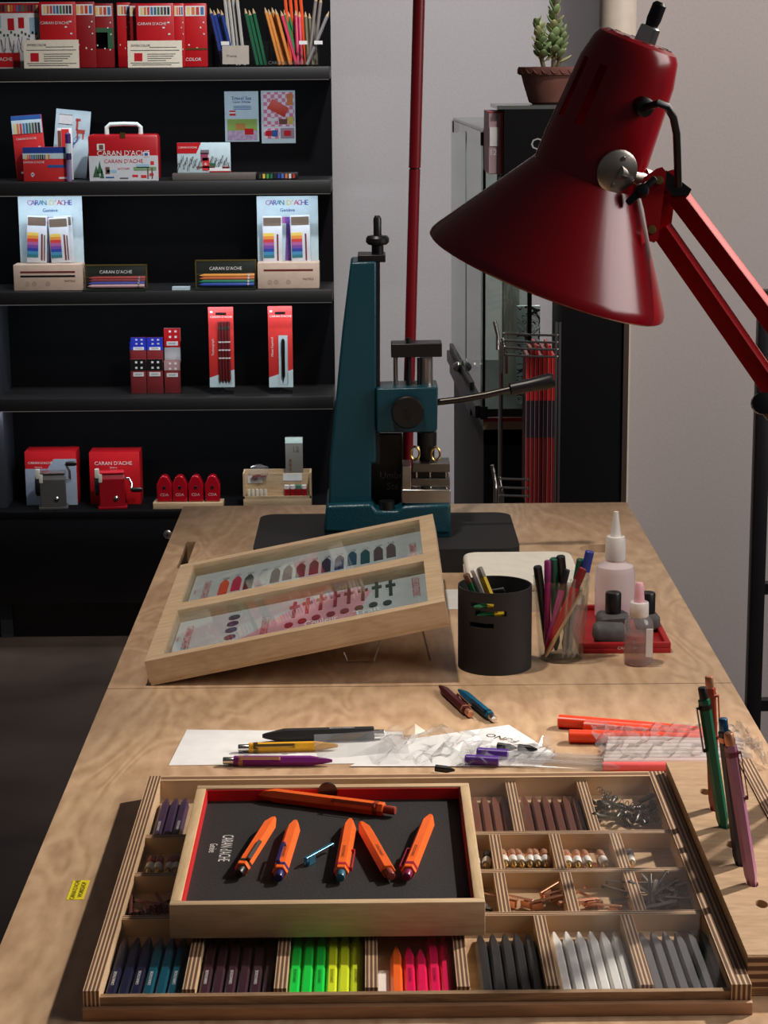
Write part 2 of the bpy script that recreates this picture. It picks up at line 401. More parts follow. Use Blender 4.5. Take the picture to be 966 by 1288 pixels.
NPINK = P('fluorescent_pink', (226, 12, 84), rough=.35); ORANGE = P('fluorescent_orange', (246, 104, 34), rough=.35)
KBLK = P('black_barrel', (28, 28, 30), rough=.45); KWHT = P('white_barrel', (214, 212, 208), rough=.4); KGRY = P('grey_barrel', (84, 84, 88), rough=.45)
y4 = V(740, 1176, .006).y; y1 = V(660, 1004, .006).y
x0 = V(141.7, 1246, .006).x
barrels([x0 + .0083 * i for i in range(3)], y4, NAVY, 'navy blue pen barrel in the front left compartment', 'navy barrels', letter=WHITE)
barrels([x0 + .0083 * (i + 3) for i in range(4)], y4, TEALB, 'teal pen barrel in the front left compartment', 'teal barrels', letter=WHITE)
xa, xb = V(258, 1246, .006).x, V(337, 1246, .006).x
barrels([xa + (xb - xa) * i / 5 for i in range(6)], y4, PLUM, 'dark plum pen barrel in the front row', 'plum barrels', letter=PAPER)
barrels(xt((372, 387.5, 402.8), 1220), y4 + .002, NGREEN, 'fluorescent green pen barrel', 'green barrels', letter=BLACK)
barrels(xt((418, 433, 448), 1220), y4 + .002, NYEL, 'fluorescent yellow pen barrel', 'yellow barrels', letter=BLACK)
barrels(xt((499,), 1220), y4 - .020, ORANGE, 'single fluorescent orange barrel beside the pink ones in the tray', None)
barrels(xt((515, 530, 545.5, 560.5), 1220), [y4 - .022, y4 - .024, y4 + .002, y4 - .001], NPINK, 'fluorescent pink pen barrel', 'pink barrels', letter=BLACK)
wx = V(483, 1240, .006).x
tag(B().ab(-.0042, .0042, 0, .05, 0, .003, bev=.0006).obj('paper_slip', PAPER, m=TR((wx, TY0 + .008, T + .0031))), 'white paper slip lying left of the orange barrel', 'slip')
barrels(xt((603.5, 619, 634.5, 649, 664), 1176), y4, KBLK, 'black pen barrel in the front row', 'black barrels')
barrels(xt((697, 712.5, 728, 743, 758, 773), 1176), y4 + .002, KWHT, 'white pen barrel in the front row', 'white barrels')
barrels(xt((806, 821, 836, 851, 867, 883), 1176), y4, KGRY, 'grey pen barrel in the front right compartment', 'grey barrels')
barrels(xt((212, 223.5, 235), 1000), y1 + .003, PURP, 'dark purple pen barrel in the back left compartment', 'purple barrels', letter=PAPER, yrear=yr[0] + .0055)
barrels(xt((595, 608, 620.5, 633), 1003), y1, BRN, 'light brown pen barrel beside the open box', 'brown barrels', yrear=yr[0] + .0055)
barrels(xt((658, 671, 683.5, 696, 709, 721.5), 1003), y1, BRN2, 'dark brown pen barrel in the back middle compartment', 'dark brown barrels', yrear=yr[0] + .0055)
# ------------------------------------------------------------------ small click mechanisms
def mech_set(us, v, head, what, group, tilt=.12):
    a = B().lathe([(.0012, 0), (.0022, .001), (.0022, .006), (.0026, .0065)], 12).mesh('foot', BRASS)
    b = B().lathe([(.0034, .0060), (.0036, .007), (.0036, .013), (.0030, .0145)], 14).mesh('collar', WHITE)
    c = B().lathe([(.0026, .0145), (.0038, .016), (.0038, .022), (.0024, .0255), (.0, .0262)], 14).mesh('head', head)
    for i, u in enumerate(us):
        p = V(u, v, .010)
        m = TR((p.x, p.y, T + .0072)) @ RZ(random.uniform(-.15, .15)) @ RX(-PI / 2 + tilt)
        lab = what + (', %s from the left' % ORD[i] if len(us) > 1 else '')
        t = thing('click_mechanism', lab, 'mechanism', m, group)
        link('foot', a, t); link('collar', b, t); link('head', c, t)
mech_set((185, 197, 209, 221), 1095, P('brick_red_plastic', (150, 60, 54)), 'white click mechanism with brick red head, left compartment', 'red headed mechanisms')
mech_set((636.5, 647, 657.5, 667, 677.5, 688), 1086, AMBER, 'amber and white click mechanism lying in the row of six', 'amber mechanisms in the row of six')
mech_set((716, 727.5, 742, 763), 1087, AMBER, 'amber and white click mechanism in the compartment of four', 'amber mechanisms in the group of four')
mech_set((795,), 1086, P('grey_plastic', (96, 94, 92)), 'single white click mechanism with grey head, right compartment', None)
mech_set((600, 611), 1088, BLACK, 'white click mechanism with black head beside the open box', 'black headed mechanisms')
for i, (u, v, l, col, nm) in enumerate([(214, 1101, .030, P('coral_red', (206, 70, 50)), 'short red strip below the red headed mechanisms'), (655, 1089, .022, WHITE, 'short white strip below the six amber mechanisms'), (676, 1090, .018, CHROME, 'short silver strip below the six amber mechanisms')]):
    p = V(u, v, .006)
    tag(B().ab(-l / 2, l / 2, -.002, .002, 0, .0022, bev=.0005).obj('metal_strip', col, m=TR((p.x, p.y, T + .0032))), nm, 'strip')
# ------------------------------------------------------------------ clips and springs
def clip_mesh(L=.034):
    b = B(); w = .0028
    b.box((0, L / 2, .0022), (w, L, .0007), bev=.0002, seg=1)
    b.box((0, L - .001, .0012), (w, .002, .0022)); b.box((0, .0015, -.0012), (.0009, .0011, .0062))
    b.box((0, .006, -.0038), (w * 1.6, .010, .0007)); b.box((-w * .8, .006, -.0012), (.0007, .008, .0050)); b.box((w * .8, .006, -.0012), (.0007, .008, .0050))
    return b
def springs_mesh():
    return B().tube([(.0021 * math.cos(a * .9), .0003 * a * 2.2, .0021 * math.sin(a * .9)) for a in range(0, 50)], .00032, 4)
CLIPC, CLIPD = clip_mesh().mesh('pen_clip', COPPER), clip_mesh(.036).mesh('pen_clip', P('gunmetal', (112, 106, 100), rough=.4, metal=.6))
CLIPR = clip_mesh(.03).mesh('pen_clip', P('maroon_metal', (130, 62, 56), rough=.4, metal=.5))
SPRG = springs_mesh().mesh('spring', DARKM)
def strew(me, name, pts, label, cat, group, z=.0075, spread=PI, tilt=.3, uniq=None):
    for i, (u, v, a) in enumerate(pts):
        p = V(u, v, z)
        o = link(name, me, None, TR((p.x, p.y, T + z + .0009 * (i % 5))) @ RZ(a) @ RX(random.uniform(-tilt, tilt) * .5) @ RY(random.uniform(-tilt, tilt)))
        tag(o, uniq[i] if uniq else label, cat, group)
R_ = random.Random(3)
strew(CLIPC, 'pen_clip', [(652, 1136, 1.2), (665, 1140, -1.4), (671, 1139, .9), (680, 1131, -.7), (690, 1133, -1.1)], 'copper pen clip in the heap of the second compartment', 'clip', 'copper clips in the left heap', spread=1)
strew(CLIPC, 'pen_clip', [(757, 1137, .5), (752, 1134, 2.0)], 'copper pen clip lying in the sparse compartment', 'clip', 'copper clips of the sparse compartment')
strew(CLIPC, 'pen_clip', [(782, 1143, 1.2)], 'single copper clip against the divider beside dark clips', 'clip', None)
strew(CLIPD, 'pen_clip', [(808 + R_.uniform(0, 46), 1126 + R_.uniform(-8, 16), R_.uniform(-1.9, 1.9)) for _ in range(18)], 'dark metal pen clip in the tangled right heap', 'clip', 'dark clips in the right heap', tilt=.6)
strew(CLIPR, 'pen_clip', [(166, 1152, .1), (176, 1152, .5), (186, 1150, .3), (194, 1150, -.3), (203, 1146, .9), (208, 1143, .3)], 'maroon pen clip in the left compartment', 'clip', 'maroon clips', tilt=.4)
strew(CLIPD, 'pen_clip', [(612, 1146, .2), (620, 1148, .9)], 'dark clip half hidden beside the open box corner', 'clip', 'dark clips beside the box')
strew(SPRG, 'spring', [(752 + R_.uniform(0, 72), 1018 + R_.uniform(-6, 18), R_.uniform(-1.9, 1.9)) for _ in range(14)], 'thin steel coil spring in the back right heap', 'spring', 'springs in the heap', tilt=.4)
NIB = B().lathe([(.0012, 0), (.0020, .002), (.0020, .010), (.0027, .0105), (.0027, .014), (.0014, .016)], 10, RX(-PI / 2)).mesh('metal_ferrule', DARKM)
strew(NIB, 'metal_ferrule', [(750 + R_.uniform(0, 76), 1018 + R_.uniform(-8, 20), R_.uniform(-3, 3)) for _ in range(26)], 'tiny dark metal ferrule in the back right heap', 'ferrule', 'ferrules in the heap', tilt=.8)
# ------------------------------------------------------------------ open presentation box standing on the cover
OX0, OX1, OY0, OY1, OZ0, OZ1 = -.1452, .0757, 1.353, 1.597, .0196, .0450
ob = thing('presentation_box', 'open pale wooden box with black liner and red edges on the tray', 'box', (0, 0, T))
tw = .0075
B().ab(OX0, OX1, OY0, OY0 + tw, OZ0, OZ1, bev=.0006).obj('front_wall', PALE, ob)
B().ab(OX0, OX1, OY1 - tw, OY1, OZ0, OZ1, bev=.0006).obj('back_wall', PALE, ob)
B().ab(OX0, OX0 + tw, OY0 + tw, OY1 - tw, OZ0, OZ1, bev=.0006).obj('side_wall', PALEY, ob)
B().ab(OX1 - tw, OX1, OY0 + tw, OY1 - tw, OZ0, OZ1, bev=.0006).obj('side_wall', PALEY, ob)
B().ab(OX0 + tw, OX1 - tw, OY0 + tw, OY1 - tw, OZ0, OZ0 + .003).obj('bottom', PALE, ob)
OF = .0345
nx = V(413, 995, OF).x; nf = V(412, 1130, OF).x
pts = [(OX0 + tw, OY0 + tw)] + [(nf - q, OY0 + tw + w_) for q, w_ in [(.0125 * math.cos(a / 8 * PI), .0125 * math.sin(a / 8 * PI) * .55) for a in range(0, 9)]] + [(OX1 - tw, OY0 + tw), (OX1 - tw, OY1 - tw)] + [(OX0 + tw, OY1 - tw)]
B().prism(pts, OZ0 + .003, OF).obj('liner', mat('black_liner', (22, 20, 20), .72, bump=.15, scale=500), ob, smooth=0)
RL = mat('red_lining', (196, 14, 20), .6)
for a in ((OX0 + tw, OX1 - tw, OY1 - tw - .0012, OY1 - tw), (OX0 + tw, OX0 + tw + .0012, OY0 + tw, OY1 - tw), (OX1 - tw - .0012, OX1 - tw, OY0 + tw, OY1 - tw)):
    B().ab(*a, OF - .002, OZ1 - .0015).obj('lining', RL, ob)
B().prism([(x, z) for x, z in arc(nx, OZ1 - .0035, .0080, 0, 180, 12) + arc(nx, OF + .0012, .0080, 180, 360, 3)[1:3]], -(OY1 - tw - .0006), -(OY1 - tw - .0030), RX(PI / 2)).obj('finger_notch', LACQ, ob)
B().prism(arc(nf, OY0 + tw + .0002, .0078, 0, 180, 12), OF, OF + .0004).obj('finger_notch', LACQ, ob)
text("CARAN d'ACHE", .0125, WHITE, ob, TR((V(282, 1067, OF).x + .001, V(282, 1067, OF).y, OF + .0003)) @ RZ(-PI / 2) @ Matrix.Diagonal((.62, 1, 1, 1)))
text("Genève", .0085, WHITE, ob, TR((V(266, 1067, OF).x + .001, V(268, 1067, OF).y, OF + .0003)) @ RZ(-PI / 2) @ Matrix.Diagonal((.7, 1, 1, 1)))
# ------------------------------------------------------------------ complete pens
def pen(label, m, L, barrel, button, clip=None, group=None, hf=.0082, name='ballpoint_pen', side=0, tipm=None, lettering=None):
    """button end at the origin, tip towards +y, lying with a flat side down; side turns the clip round the barrel"""
    t = thing(name, label, 'pen', m, group); R = hf / math.sqrt(3); bl = .010
    b = B(); ys = [bl, bl + .0008, L - .020, L - .003, L]; ss = [.92, 1, 1, .42, .26]
    rings = [[b.b.verts.new((R * s * math.cos(PI / 3 * k), y, hf / 2 + R * s * math.sin(PI / 3 * k))) for k in range(6)] for y, s in zip(ys, ss)]
    for a, c in zip(rings, rings[1:]):
        for k in range(6): b.b.faces.new((a[k], a[(k + 1) % 6], c[(k + 1) % 6], c[k]))
    b.b.faces.new(rings[0]); b.b.faces.new(rings[-1])
    b.obj('barrel', barrel, t, smooth=20)
    ax = TR((0, 0, hf / 2)) @ RX(-PI / 2)
    B().lathe([(.0, 0), (.0030, .0004), (.0034, .0012), (.0034, bl + .0004)], 16, ax).obj('button', button, t)
    if tipm: B().lathe([(R * .26, L - .0002), (.0006, L + .0022)], 10, ax).obj('tip', tipm, t)
    if clip:
        cm = TR((0, 0, hf / 2)) @ RY(side)
        c = B().box((0, .034, hf / 2 + .0026), (.0030, .036, .0007), bev=.0002, seg=1).box((0, .0515, hf / 2 + .0015), (.0030, .0022, .0024)).box((0, .0165, hf / 2 + .0012), (.0030, .0012, .0032))
        b2 = c.obj('clip', clip, t, cm)
        B().lathe([(R * 1.06, .0145), (R * 1.06, .0185)], 6, ax, cap=(False, False)).obj('clip_ring', clip, t)
    if lettering: text("CARAN D'ACHE", .0032, lettering, t, TR((0, .040, hf + .0003)) @ RZ(PI / 2))
    return t
def lay(pe, pt, z):                       # matrix for a pen lying from its button end to its tip
    pe, pt = Vector(pe), Vector(pt); d = pt - pe
    return TR((pe.x, pe.y, T + z)) @ RZ(math.atan2(d.y, d.x) - PI / 2), Vector((d.x, d.y)).length
BL2 = P('blue_metal', (70, 130, 160), rough=.3, metal=.6)
for ue, ve, ut, vt, btn, clp, sd, lab in [
        (498, 1023, 318, 1000, P('rust_button', (150, 50, 34)), P('rust_clip', (150, 56, 36), rough=.3), -.9, 'orange pen with rust red button lying across the box back'),
        (300, 1103, 345, 1032, BLACK, P('graphite_clip', (60, 56, 54), rough=.3, metal=.5), .6, 'orange pen with black button and dark grey clip'),
        (350, 1108, 372, 1036, P('navy_button', (30, 32, 92), rough=.3), P('navy_clip', (44, 44, 110), rough=.3), -.3, 'orange pen with navy blue button and blue clip'),
        (428, 1108, 441, 1034, P('petrol_button', (40, 96, 116), rough=.3), P('red_clip', (176, 40, 48), rough=.3), 1.5, 'orange pen with petrol blue button'),
        (492, 1106, 454, 1038, P('copper_red_button', (146, 62, 50), rough=.3), None, 0, 'orange pen with copper red button leaning left'),
        (511, 1107, 542, 1029, P('magenta_button', (132, 24, 70), rough=.3), P('crimson_clip', (150, 30, 60), rough=.3), -1.5, 'orange pen with magenta button at the box right side')]:
    m, L = lay(V(ue, ve, OF + .003), V(ut, vt, OF + .003), OF + .0002)
    pen(lab, m, L, ORANGE, btn, clp, 'orange pens in the open box', hf=.0098, side=sd, lettering=None if sd in (.6, -.9) else BLACK)
p = V(384, 1090, OF); q = V(411, 1075, OF)
o = link('pen_clip', clip_mesh(.036).mesh('pen_clip', BL2), None, TR((p.x, p.y, T + OF + .0044)) @ RZ(math.atan2(q.y - p.y, q.x - p.x) - PI / 2))
tag(o, 'loose light blue metal clip lying among the orange pens', 'clip')
# ================================================================== pen holder board beside the tray
HB = .030
hx0, hx1 = TX1 + .0012, V(932, 966, HB).x
hy0, hy1 = V(955, 1201, HB).y, V(836, 958, HB).y
hb = thing('pen_holder_block', 'plywood block with oval holes holding four upright pens', 'pen holder', (0, 0, T))
def oval(u, v, a=.0045, b=.0075):
    p = V(u, v, HB); return [(p.x + a * math.cos(t * PI / 8), p.y + b * math.sin(t * PI / 8)) for t in range(16)]
holes = [oval(*q) for q in ((887, 996), (920, 1062), (958, 1137), (899, 1017), (911, 1039), (931, 1086), (946, 1111))]
B().plate([(hx0, hy0), (hx1, hy0), (hx1, hy1), (hx0, hy1)], holes, .006, HB).obj('top_board', TRAYW, hb, smooth=20)
B().ab(hx0, hx1, hy0, hy1, .0, .006).obj('lower_board', PLYZ, hb)
B().ab(hx0, hx1, hy0 - .001, hy0, .006, HB - .0006).obj('front_edge', PLYZ, hb)
B().ab(hx1 + .0004, hx1 + .0125, hy0, hy1 + .002, .0, HB + .001).obj('side_rail', ply('plywood_edge_rail', 0, 4), hb)
def stand_pen(label, ue, ve, ut, vt, barrel, button, clip, side):
    tip = V(ut, vt, HB); end = VY(ue, ve, tip.y - .002)
    y = (tip - end).normalized(); tip = tip + y * .012; L = (tip - end).length
    z = Vector((0, -1, 0)); x = y.cross(z).normalized(); z = x.cross(y)
    m = Matrix((x, y, z)).transposed().to_4x4(); m.translation = end - z * .0041
    pen(label, m, L, barrel, button, clip, 'upright pens in the holder', side=side)
stand_pen('emerald green pen with black button standing in the holder', 883, 864, 910, 1040, P('emerald_barrel', (8, 92, 66), rough=.35), BLACK, P('black_clip', (20, 20, 22), rough=.3), 1.4)
stand_pen('rust red pen with copper button behind the green pen', 892, 850, 899, 1017, P('rust_barrel', (150, 52, 34), rough=.35), COPPER, P('rust_clip', (150, 56, 36)), -1.2)
stand_pen('dark navy pen with blue metal button standing in the holder', 909, 903, 931, 1087, P('midnight_barrel', (24, 24, 44), rough=.35), P('blue_steel_button', (60, 110, 150), rough=.25, metal=.8), COPPER, -1.2)
stand_pen('lilac pink pen with copper button standing nearest in the holder', 916, 921, 946, 1111, P('lilac_barrel', (168, 110, 140), rough=.35), COPPER, P('plum_clip', (110, 30, 60), rough=.3), -1.4)

# ================================================================== tilted display case
A = V(189, 863, 0); AL = math.radians(11.2)
CM = TR(A) @ RY(-AL); CL, CW, CT = .311, .412, .0265
dc = thing('display_case', 'tilted pale wood display case with two glazed windows of colour samples', 'display case', CM)
def win(c): 
    q = [VM(CM, u, v, CT) for u, v in c]
    return [(min(q[0][0], q[3][0]), max(q[0][1], q[1][1])), (max(q[1][0], q[2][0]), max(q[0][1], q[1][1])), (max(q[1][0], q[2][0]), min(q[2][1], q[3][1])), (min(q[0][0], q[3][0]), min(q[2][1], q[3][1]))]
w1 = win([(240, 715), (534, 651), (538, 695), (224, 759)]); w2 = win([(220, 772), (540, 704), (544, 753), (197, 826)])
def rect(w): xs_ = [p[0] for p in w]; ys_ = [p[1] for p in w]; return min(xs_), max(xs_), min(ys_), max(ys_)
r1, r2 = rect(w1), rect(w2)
ix0, ix1 = .017, CL - .017
r1 = (ix0, ix1, r1[2], CW - .016); r2 = (ix0, ix1, .014, r2[3])
def loop(r): return [(r[0], r[2]), (r[1], r[2]), (r[1], r[3]), (r[0], r[3])]
B().plate([(0, 0), (CL, 0), (CL, CW), (0, CW)], [loop(r1), loop(r2)], .004, CT).obj('frame', wood('case_wood', (212, 184, 148), (184, 154, 120), (1.4, 7, 7), 5, 4, .5, .25), dc, smooth=20)
B().ab(0.001, CL - .001, .001, CW - .001, 0, .004).obj('bottom', PALE, dc)
INZ = .0125
GREYCARD = mat('pale_grey_card', (198, 196, 200), .8); PINKC = mat('pink_wash', (226, 156, 170), .8, var=.2, scale=14)
REDINK = mat('red_ink', (196, 30, 52), .8)
for k, r in enumerate((r1, r2)):
    cdp = B().ab(r[0] + .0008, r[1] - .0008, r[2] + .0008, r[3] - .0008, .004, INZ).obj('sample_card', GREYCARD, dc)
    g = B().ab(r[0] - .001, r[1] + .001, r[2] - .001, r[3] + .001, CT - .0045, CT - .0025).obj('glass_pane', PANE, dc)
def cz(u, v): return VM(CM, u, v, INZ)
sw = [(281.6, 739, (226, 78, 40)), (297.6, 734.5, (196, 30, 72)), (313, 732, (40, 38, 42)), (330.6, 728, (188, 186, 188)), (346.5, 724.5, (74, 56, 48)), (362, 721, (84, 44, 44)), (378.5, 717.7, (74, 50, 56)), (395, 714, (66, 48, 60)), (410.5, 711.5, (50, 42, 62)), (427, 708, (40, 40, 62)), (443, 703, (40, 72, 100)), (459.5, 700.6, (30, 72, 82)), (476, 696.7, (88, 64, 68)), (492, 693, (96, 70, 76))]
for u, v, c in sw:
    x, y = cz(u, v); a, h = .0054, .064
    y = max(r1[2] + h * .5 + .001, y)
    B().prism([(x - a, y - h * .5), (x + a, y - h * .5), (x + a, y + h * .25), (x + a * .3, y + h * .5), (x - a * .3, y + h * .5), (x - a, y + h * .25)], INZ, INZ + .0012).obj('colour_sample', mat('sample_%d_%d_%d' % c, c, .6), dc)
    text(str(100 + sw.index((u, v, c))), .0055, DARKM, dc, TR((x, y + h * .5 + .009, INZ + .0003)) @ Matrix.Diagonal((1, 2.2, 1, 1)))
xsr = [(370.5, 767, (170, 34, 52)), (387, 762, (176, 36, 50)), (404, 757.5, (160, 40, 56)), (422, 753.5, (140, 46, 62)), (439, 749.7, (134, 60, 58)), (456.6, 746, (120, 76, 64)), (474, 742, (66, 70, 62)), (491.4, 739.5, (50, 56, 52))]
pz = [cz(300, 815), cz(470, 775), cz(478, 735), cz(360, 752)]
B().prism([(r2[0] + .03, r2[2] + .002), (r2[0] + .19, r2[2] + .002), (r2[0] + .215, r2[3] - .03), (r2[0] + .20, r2[3] - .004), (r2[0] + .14, r2[3] - .02), (r2[0] + .09, r2[2] + .07)], INZ, INZ + .0003).obj('printed_wash', PINKC, dc)
for u, v, c in xsr:
    x, y = cz(u, v); mm = mat('mark_%d_%d_%d' % c, c, .6)
    B().plate([(x - .0019, y - .034), (x + .0019, y - .034), (x + .0019, y + .004), (x + .0055, y + .004), (x + .0055, y + .014), (x + .0019, y + .014), (x + .0019, y + .030), (x - .0019, y + .030), (x - .0019, y + .014), (x - .0055, y + .014), (x - .0055, y + .004), (x - .0019, y + .004)], [], INZ + .0003, INZ + .0012).obj('clip_sample', mm, dc)
    B().lathe([(.0048, 0), (.0048, .0008)], 14, TR((x - .004, max(r2[2] + .012, y - .062), INZ + .0004)) @ Matrix.Diagonal((1, 2, 1, 1))).obj('button_sample', mm, dc)
for i, (u, v) in enumerate([(295, 777), (293, 785), (291, 793), (289, 802)]):
    x, y = cz(u, v); c = [(54, 58, 84), (48, 54, 88), (44, 70, 100), (110, 40, 64)][i]
    B().prism([(x + .0065 * math.cos(a * PI / 8), y + .009 * math.sin(a * PI / 8)) for a in range(16)], INZ, INZ + .001).obj('colour_dot', mat('dot_%d' % i, c, .6), dc)
def ctext(s, u, v, size, m_, rot=-PI / 2, sx=1, sy=1):
    x, y = cz(u, v); text(s, size, m_, dc, TR((x, y, INZ + .0016)) @ Matrix.Diagonal((1, sy, 1, 1)) @ RZ(rot), sx=sx)
ctext("CARAN D'ACHE", 259, 744, .0120, REDINK, -PI / 2); ctext("CARAN D'ACHE", 236, 803, .0120, REDINK, -PI / 2)
ctext("Genève", 246, 746, .0055, REDINK, -PI / 2); ctext("Genève", 224, 806, .0055, REDINK, -PI / 2)
ctext("1. CERCLAGE", 333, 788, .0120, REDINK, -PI / 2)
ctext("LES BOUTONS", 523, 739, .0120, REDINK, -PI / 2); ctext("CARAN", 519, 690, .0120, REDINK, -PI / 2)
WINK = mat('white_ink', (250, 248, 248), .6)
ctext("Couleur", 404, 783, .0125, WINK, .05, .85, 2.4); ctext("Trait", 462, 770, .0115, WINK, .05, 1.3, 2.2)
# wire foot that props the case
ft = [VM(TR((0, 0, T)), u, v, 0) for u, v in ((432, 818), (437, 834), (470, 834), (541, 832))]
yb = ft[1][1]
def under(x): return T + (x - A.x) * math.tan(AL)
xq, xr = VY(489, 803, yb).x, VY(526, 796, yb).x
B().tube([CM.inverted() @ Vector(p) for p in ((ft[1][0] - .004, yb, T + .012), (ft[1][0], yb, T + .0022), (ft[2][0], yb, T + .0022), (xq, yb, under(xq) - .0005))], .0012, 6).obj('wire_foot', CLEAR if False else STEEL, dc)
B().tube([CM.inverted() @ Vector(p) for p in ((ft[3][0], yb, T + .0016), (xr, yb, under(xr) - .0005))], .0012, 6).obj('wire_foot', STEEL, dc)
B().ab(CL - .16, CL - .03, yb - A.y - .01, yb - A.y + .01, -.0008, 0).obj('foot_bracket', STEEL, dc)

# ================================================================== press on its base board
MT = .030
mp = [V(330, 649, MT), V(640, 644, MT), V(655, 690, MT)]
mx0, mx1, my0, my1 = -.150, mp[2].x, mp[2].y, mp[1].y
mo = tag(B().prism(rrect(mx0, mx1, my0, my1, .022), 0, MT).obj('press_base_board', MATTE, m=TR((0, 0, T))), 'thick black board with rounded corners under the teal press', 'board')
YF = 2.56
JIGS = mat('worn_steel', (128, 122, 114), .4, metal=1)
pr = thing('bench_press', 'teal cast iron hand press with black lever and steel jig', 'press', (0, 0, 0))
def ext(name, px, y0, y1, m_, parent=pr, bev=.002, ref=None):
    pts = [VY(u, v, ref if ref else y0) for u, v in px]
    pts = [(p.x, p.z) for p in pts]
    sgn = sum(pts[i][0] * pts[(i + 1) % len(pts)][1] - pts[(i + 1) % len(pts)][0] * pts[i][1] for i in range(len(pts)))
    if sgn < 0: pts = pts[::-1]
    o = B().prism(pts, -y1, -y0, RX(PI / 2)).obj(name, m_, parent)
    if bev:
        md = o.modifiers.new('rounding', 'BEVEL'); md.width = bev; md.segments = 3; md.limit_method = 'ANGLE'
    return o
bz = T + MT
colm = ext('column', [(441, 330), (473.5, 329), (473.5, 583), (467, 584), (467, 640), (413, 640), (414.5, 583), (430, 420)], YF, YF + .075, TEAL, bev=.003)
ext('foot', [(410, 636), (468, 634), (474, 643), (500, 643), (506, 637), (567, 634), (567, 672), (407, 670)], 2.545, 2.66, TEAL, bev=.004)
B().ab(VY(408, 660, 2.56).x, VY(566, 660, 2.56).x, 2.548, 2.655, bz, bz + .012, bev=.002).obj('foot_plate', TEAL, pr)
ext('slide', [(473.6, 330), (478, 330), (478, 584), (473.6, 584)], YF + .004, YF + .06, BLACK, bev=0)
ext('top_plate', [(450, 321), (485, 321), (485, 330), (450, 330)], YF + .005, YF + .055, BLACK, bev=.001)
kp = VY(475, 320, YF + .03); s_ = (YF + .03) * 1.0 / FPX
def zat(v, Y): return VY(475, v, Y).z
kb = B().lathe([(.0075, 0), (.0075, zat(311, YF) - kp.z), (.012, zat(310, YF) - kp.z), (.0145, zat(307, YF) - kp.z), (.0145, zat(302, YF) - kp.z), (.012, zat(299, YF) - kp.z), (.0050, zat(298, YF) - kp.z), (.0050, zat(277, YF) - kp.z), (.003, zat(273.5, YF) - kp.z), (0, zat(273, YF) - kp.z)], 20, TR(kp)).obj('adjusting_knob', BLACK, pr)
ext('head', [(473.5, 489), (551, 487), (550, 541), (546, 544), (474, 544)], YF - .012, YF + .05, TEAL, bev=.002)
ext('head_plate', [(492, 433), (556, 432), (556, 449), (492, 450)], YF, YF + .036, BLACK, bev=.001)
def rod(u, v0, v1, r, Y, m_, name): 
    a, c = VY(u, v0, Y), VY(u, v1, Y); return B().cyl(a, (a.x, a.y, c.z), r, 16).obj(name, m_, pr)
rod(497.5, 449, 490, .0028, YF + .018, STEEL, 'guide_rod'); rod(536, 449, 490, .0085, YF + .018, STEEL, 'ram'); rod(514, 425, 490, .0032, YF + .010, BLACK, 'threaded_rod')
rod(526, 450, 489, .0016, YF + .012, DARKM, 'rack_teeth')
kc = VY(512.6, 517, YF - .012)
kn = B().lathe([(.0205, 0), (.0205, .012), (.019, .014), (.0, .014)], 32, TR(kc) @ RX(PI / 2)).obj('pinion_knob', BLACK, pr)
B().lathe([(.0035, 0), (.0035, .002), (0, .002)], 12, TR((kc.x, kc.y - .014, kc.z)) @ RX(PI / 2)).obj('screw', DARKM, kn)
hp = [VY(u, v, YF + .005) for u, v in ((549, 506), (575, 503), (610, 497), (645, 489))]
lv = B().tube(hp, .0042, 12).obj('lever', DARKM, pr)
g0, g1 = VY(641, 490, YF + .005), VY(697, 478, YF + .005); d = (g1 - g0)
B().lathe([(.006, 0), (.0085, .002), (.0082, d.length * .4), (.0100, d.length * .9), (.0085, d.length), (0, d.length)], 18, TR(g0) @ d.to_track_quat('Z', 'Y').to_matrix().to_4x4()).obj('grip', BLACK, lv)
rod(537, 543, 584, .0095, YF + .018, DARKM, 'collet'); rod(537, 543, 560, .0125, YF + .018, BLACK, 'collar')
for u, v in ((522, 570), (548, 571)):
    c = VY(u, v, YF + .004); B().tube([(c.x + .0055 * math.cos(a * PI / 8), c.y, c.z + .0085 * math.sin(a * PI / 8)) for a in range(16)], .0016, 6, closed=True).obj('brass_ring', BRASS, pr)
ext('jig_top_plate', [(519, 583), (566, 583), (566, 594), (519, 594)], YF - .006, YF + .035, JIGS, bev=.0008)
ext('jig_middle_plate', [(518, 602), (566, 602), (566, 612), (518, 612)], YF - .003, YF + .035, JIGS, bev=.0008)
ext('jig_gap_shade', [(518, 593), (563, 593), (563, 603), (518, 603)], YF + .002, YF + .03, BLACK, bev=0)  # black block standing in for the dark gap between the jig plates
ext('jig_side_block', [(506, 586), (517, 586), (517, 616), (506, 616)], YF - .006, YF + .035, STEEL, bev=.0008)
ext('jig_bottom_plate', [(505, 616), (567, 616), (567, 633.5), (505, 633.5)], YF - .008, YF + .038, STEEL, bev=.0015)
for u in (524, 541, 561): rod(u, 583, 618, .0022, YF + .004, CHROME, 'jig_pin')
rod(535, 611, 614, .006, YF - .002, BLACK, 'jig_screw'); rod(536, 633, 646, .0045, YF + .012, BLACK, 'jig_stem')
rod(486.5, 630, 640, .010, YF - .002, BLACK, 'clamp_screw')
bb = ext('back_body', [(462, 545), (506, 545), (507, 640), (462, 640)], YF + .04, YF + .075, BLACK, bev=.002)
GREYI = mat('grey_ink', (150, 150, 148), .6)
for s, u, v in (("Umbr", 492, 598), ("Ste", 494, 612)):
    c = VY(u, v, YF + .039); text(s, .0125, GREYI, pr, TR((c.x, c.y, c.z)) @ FRONT)
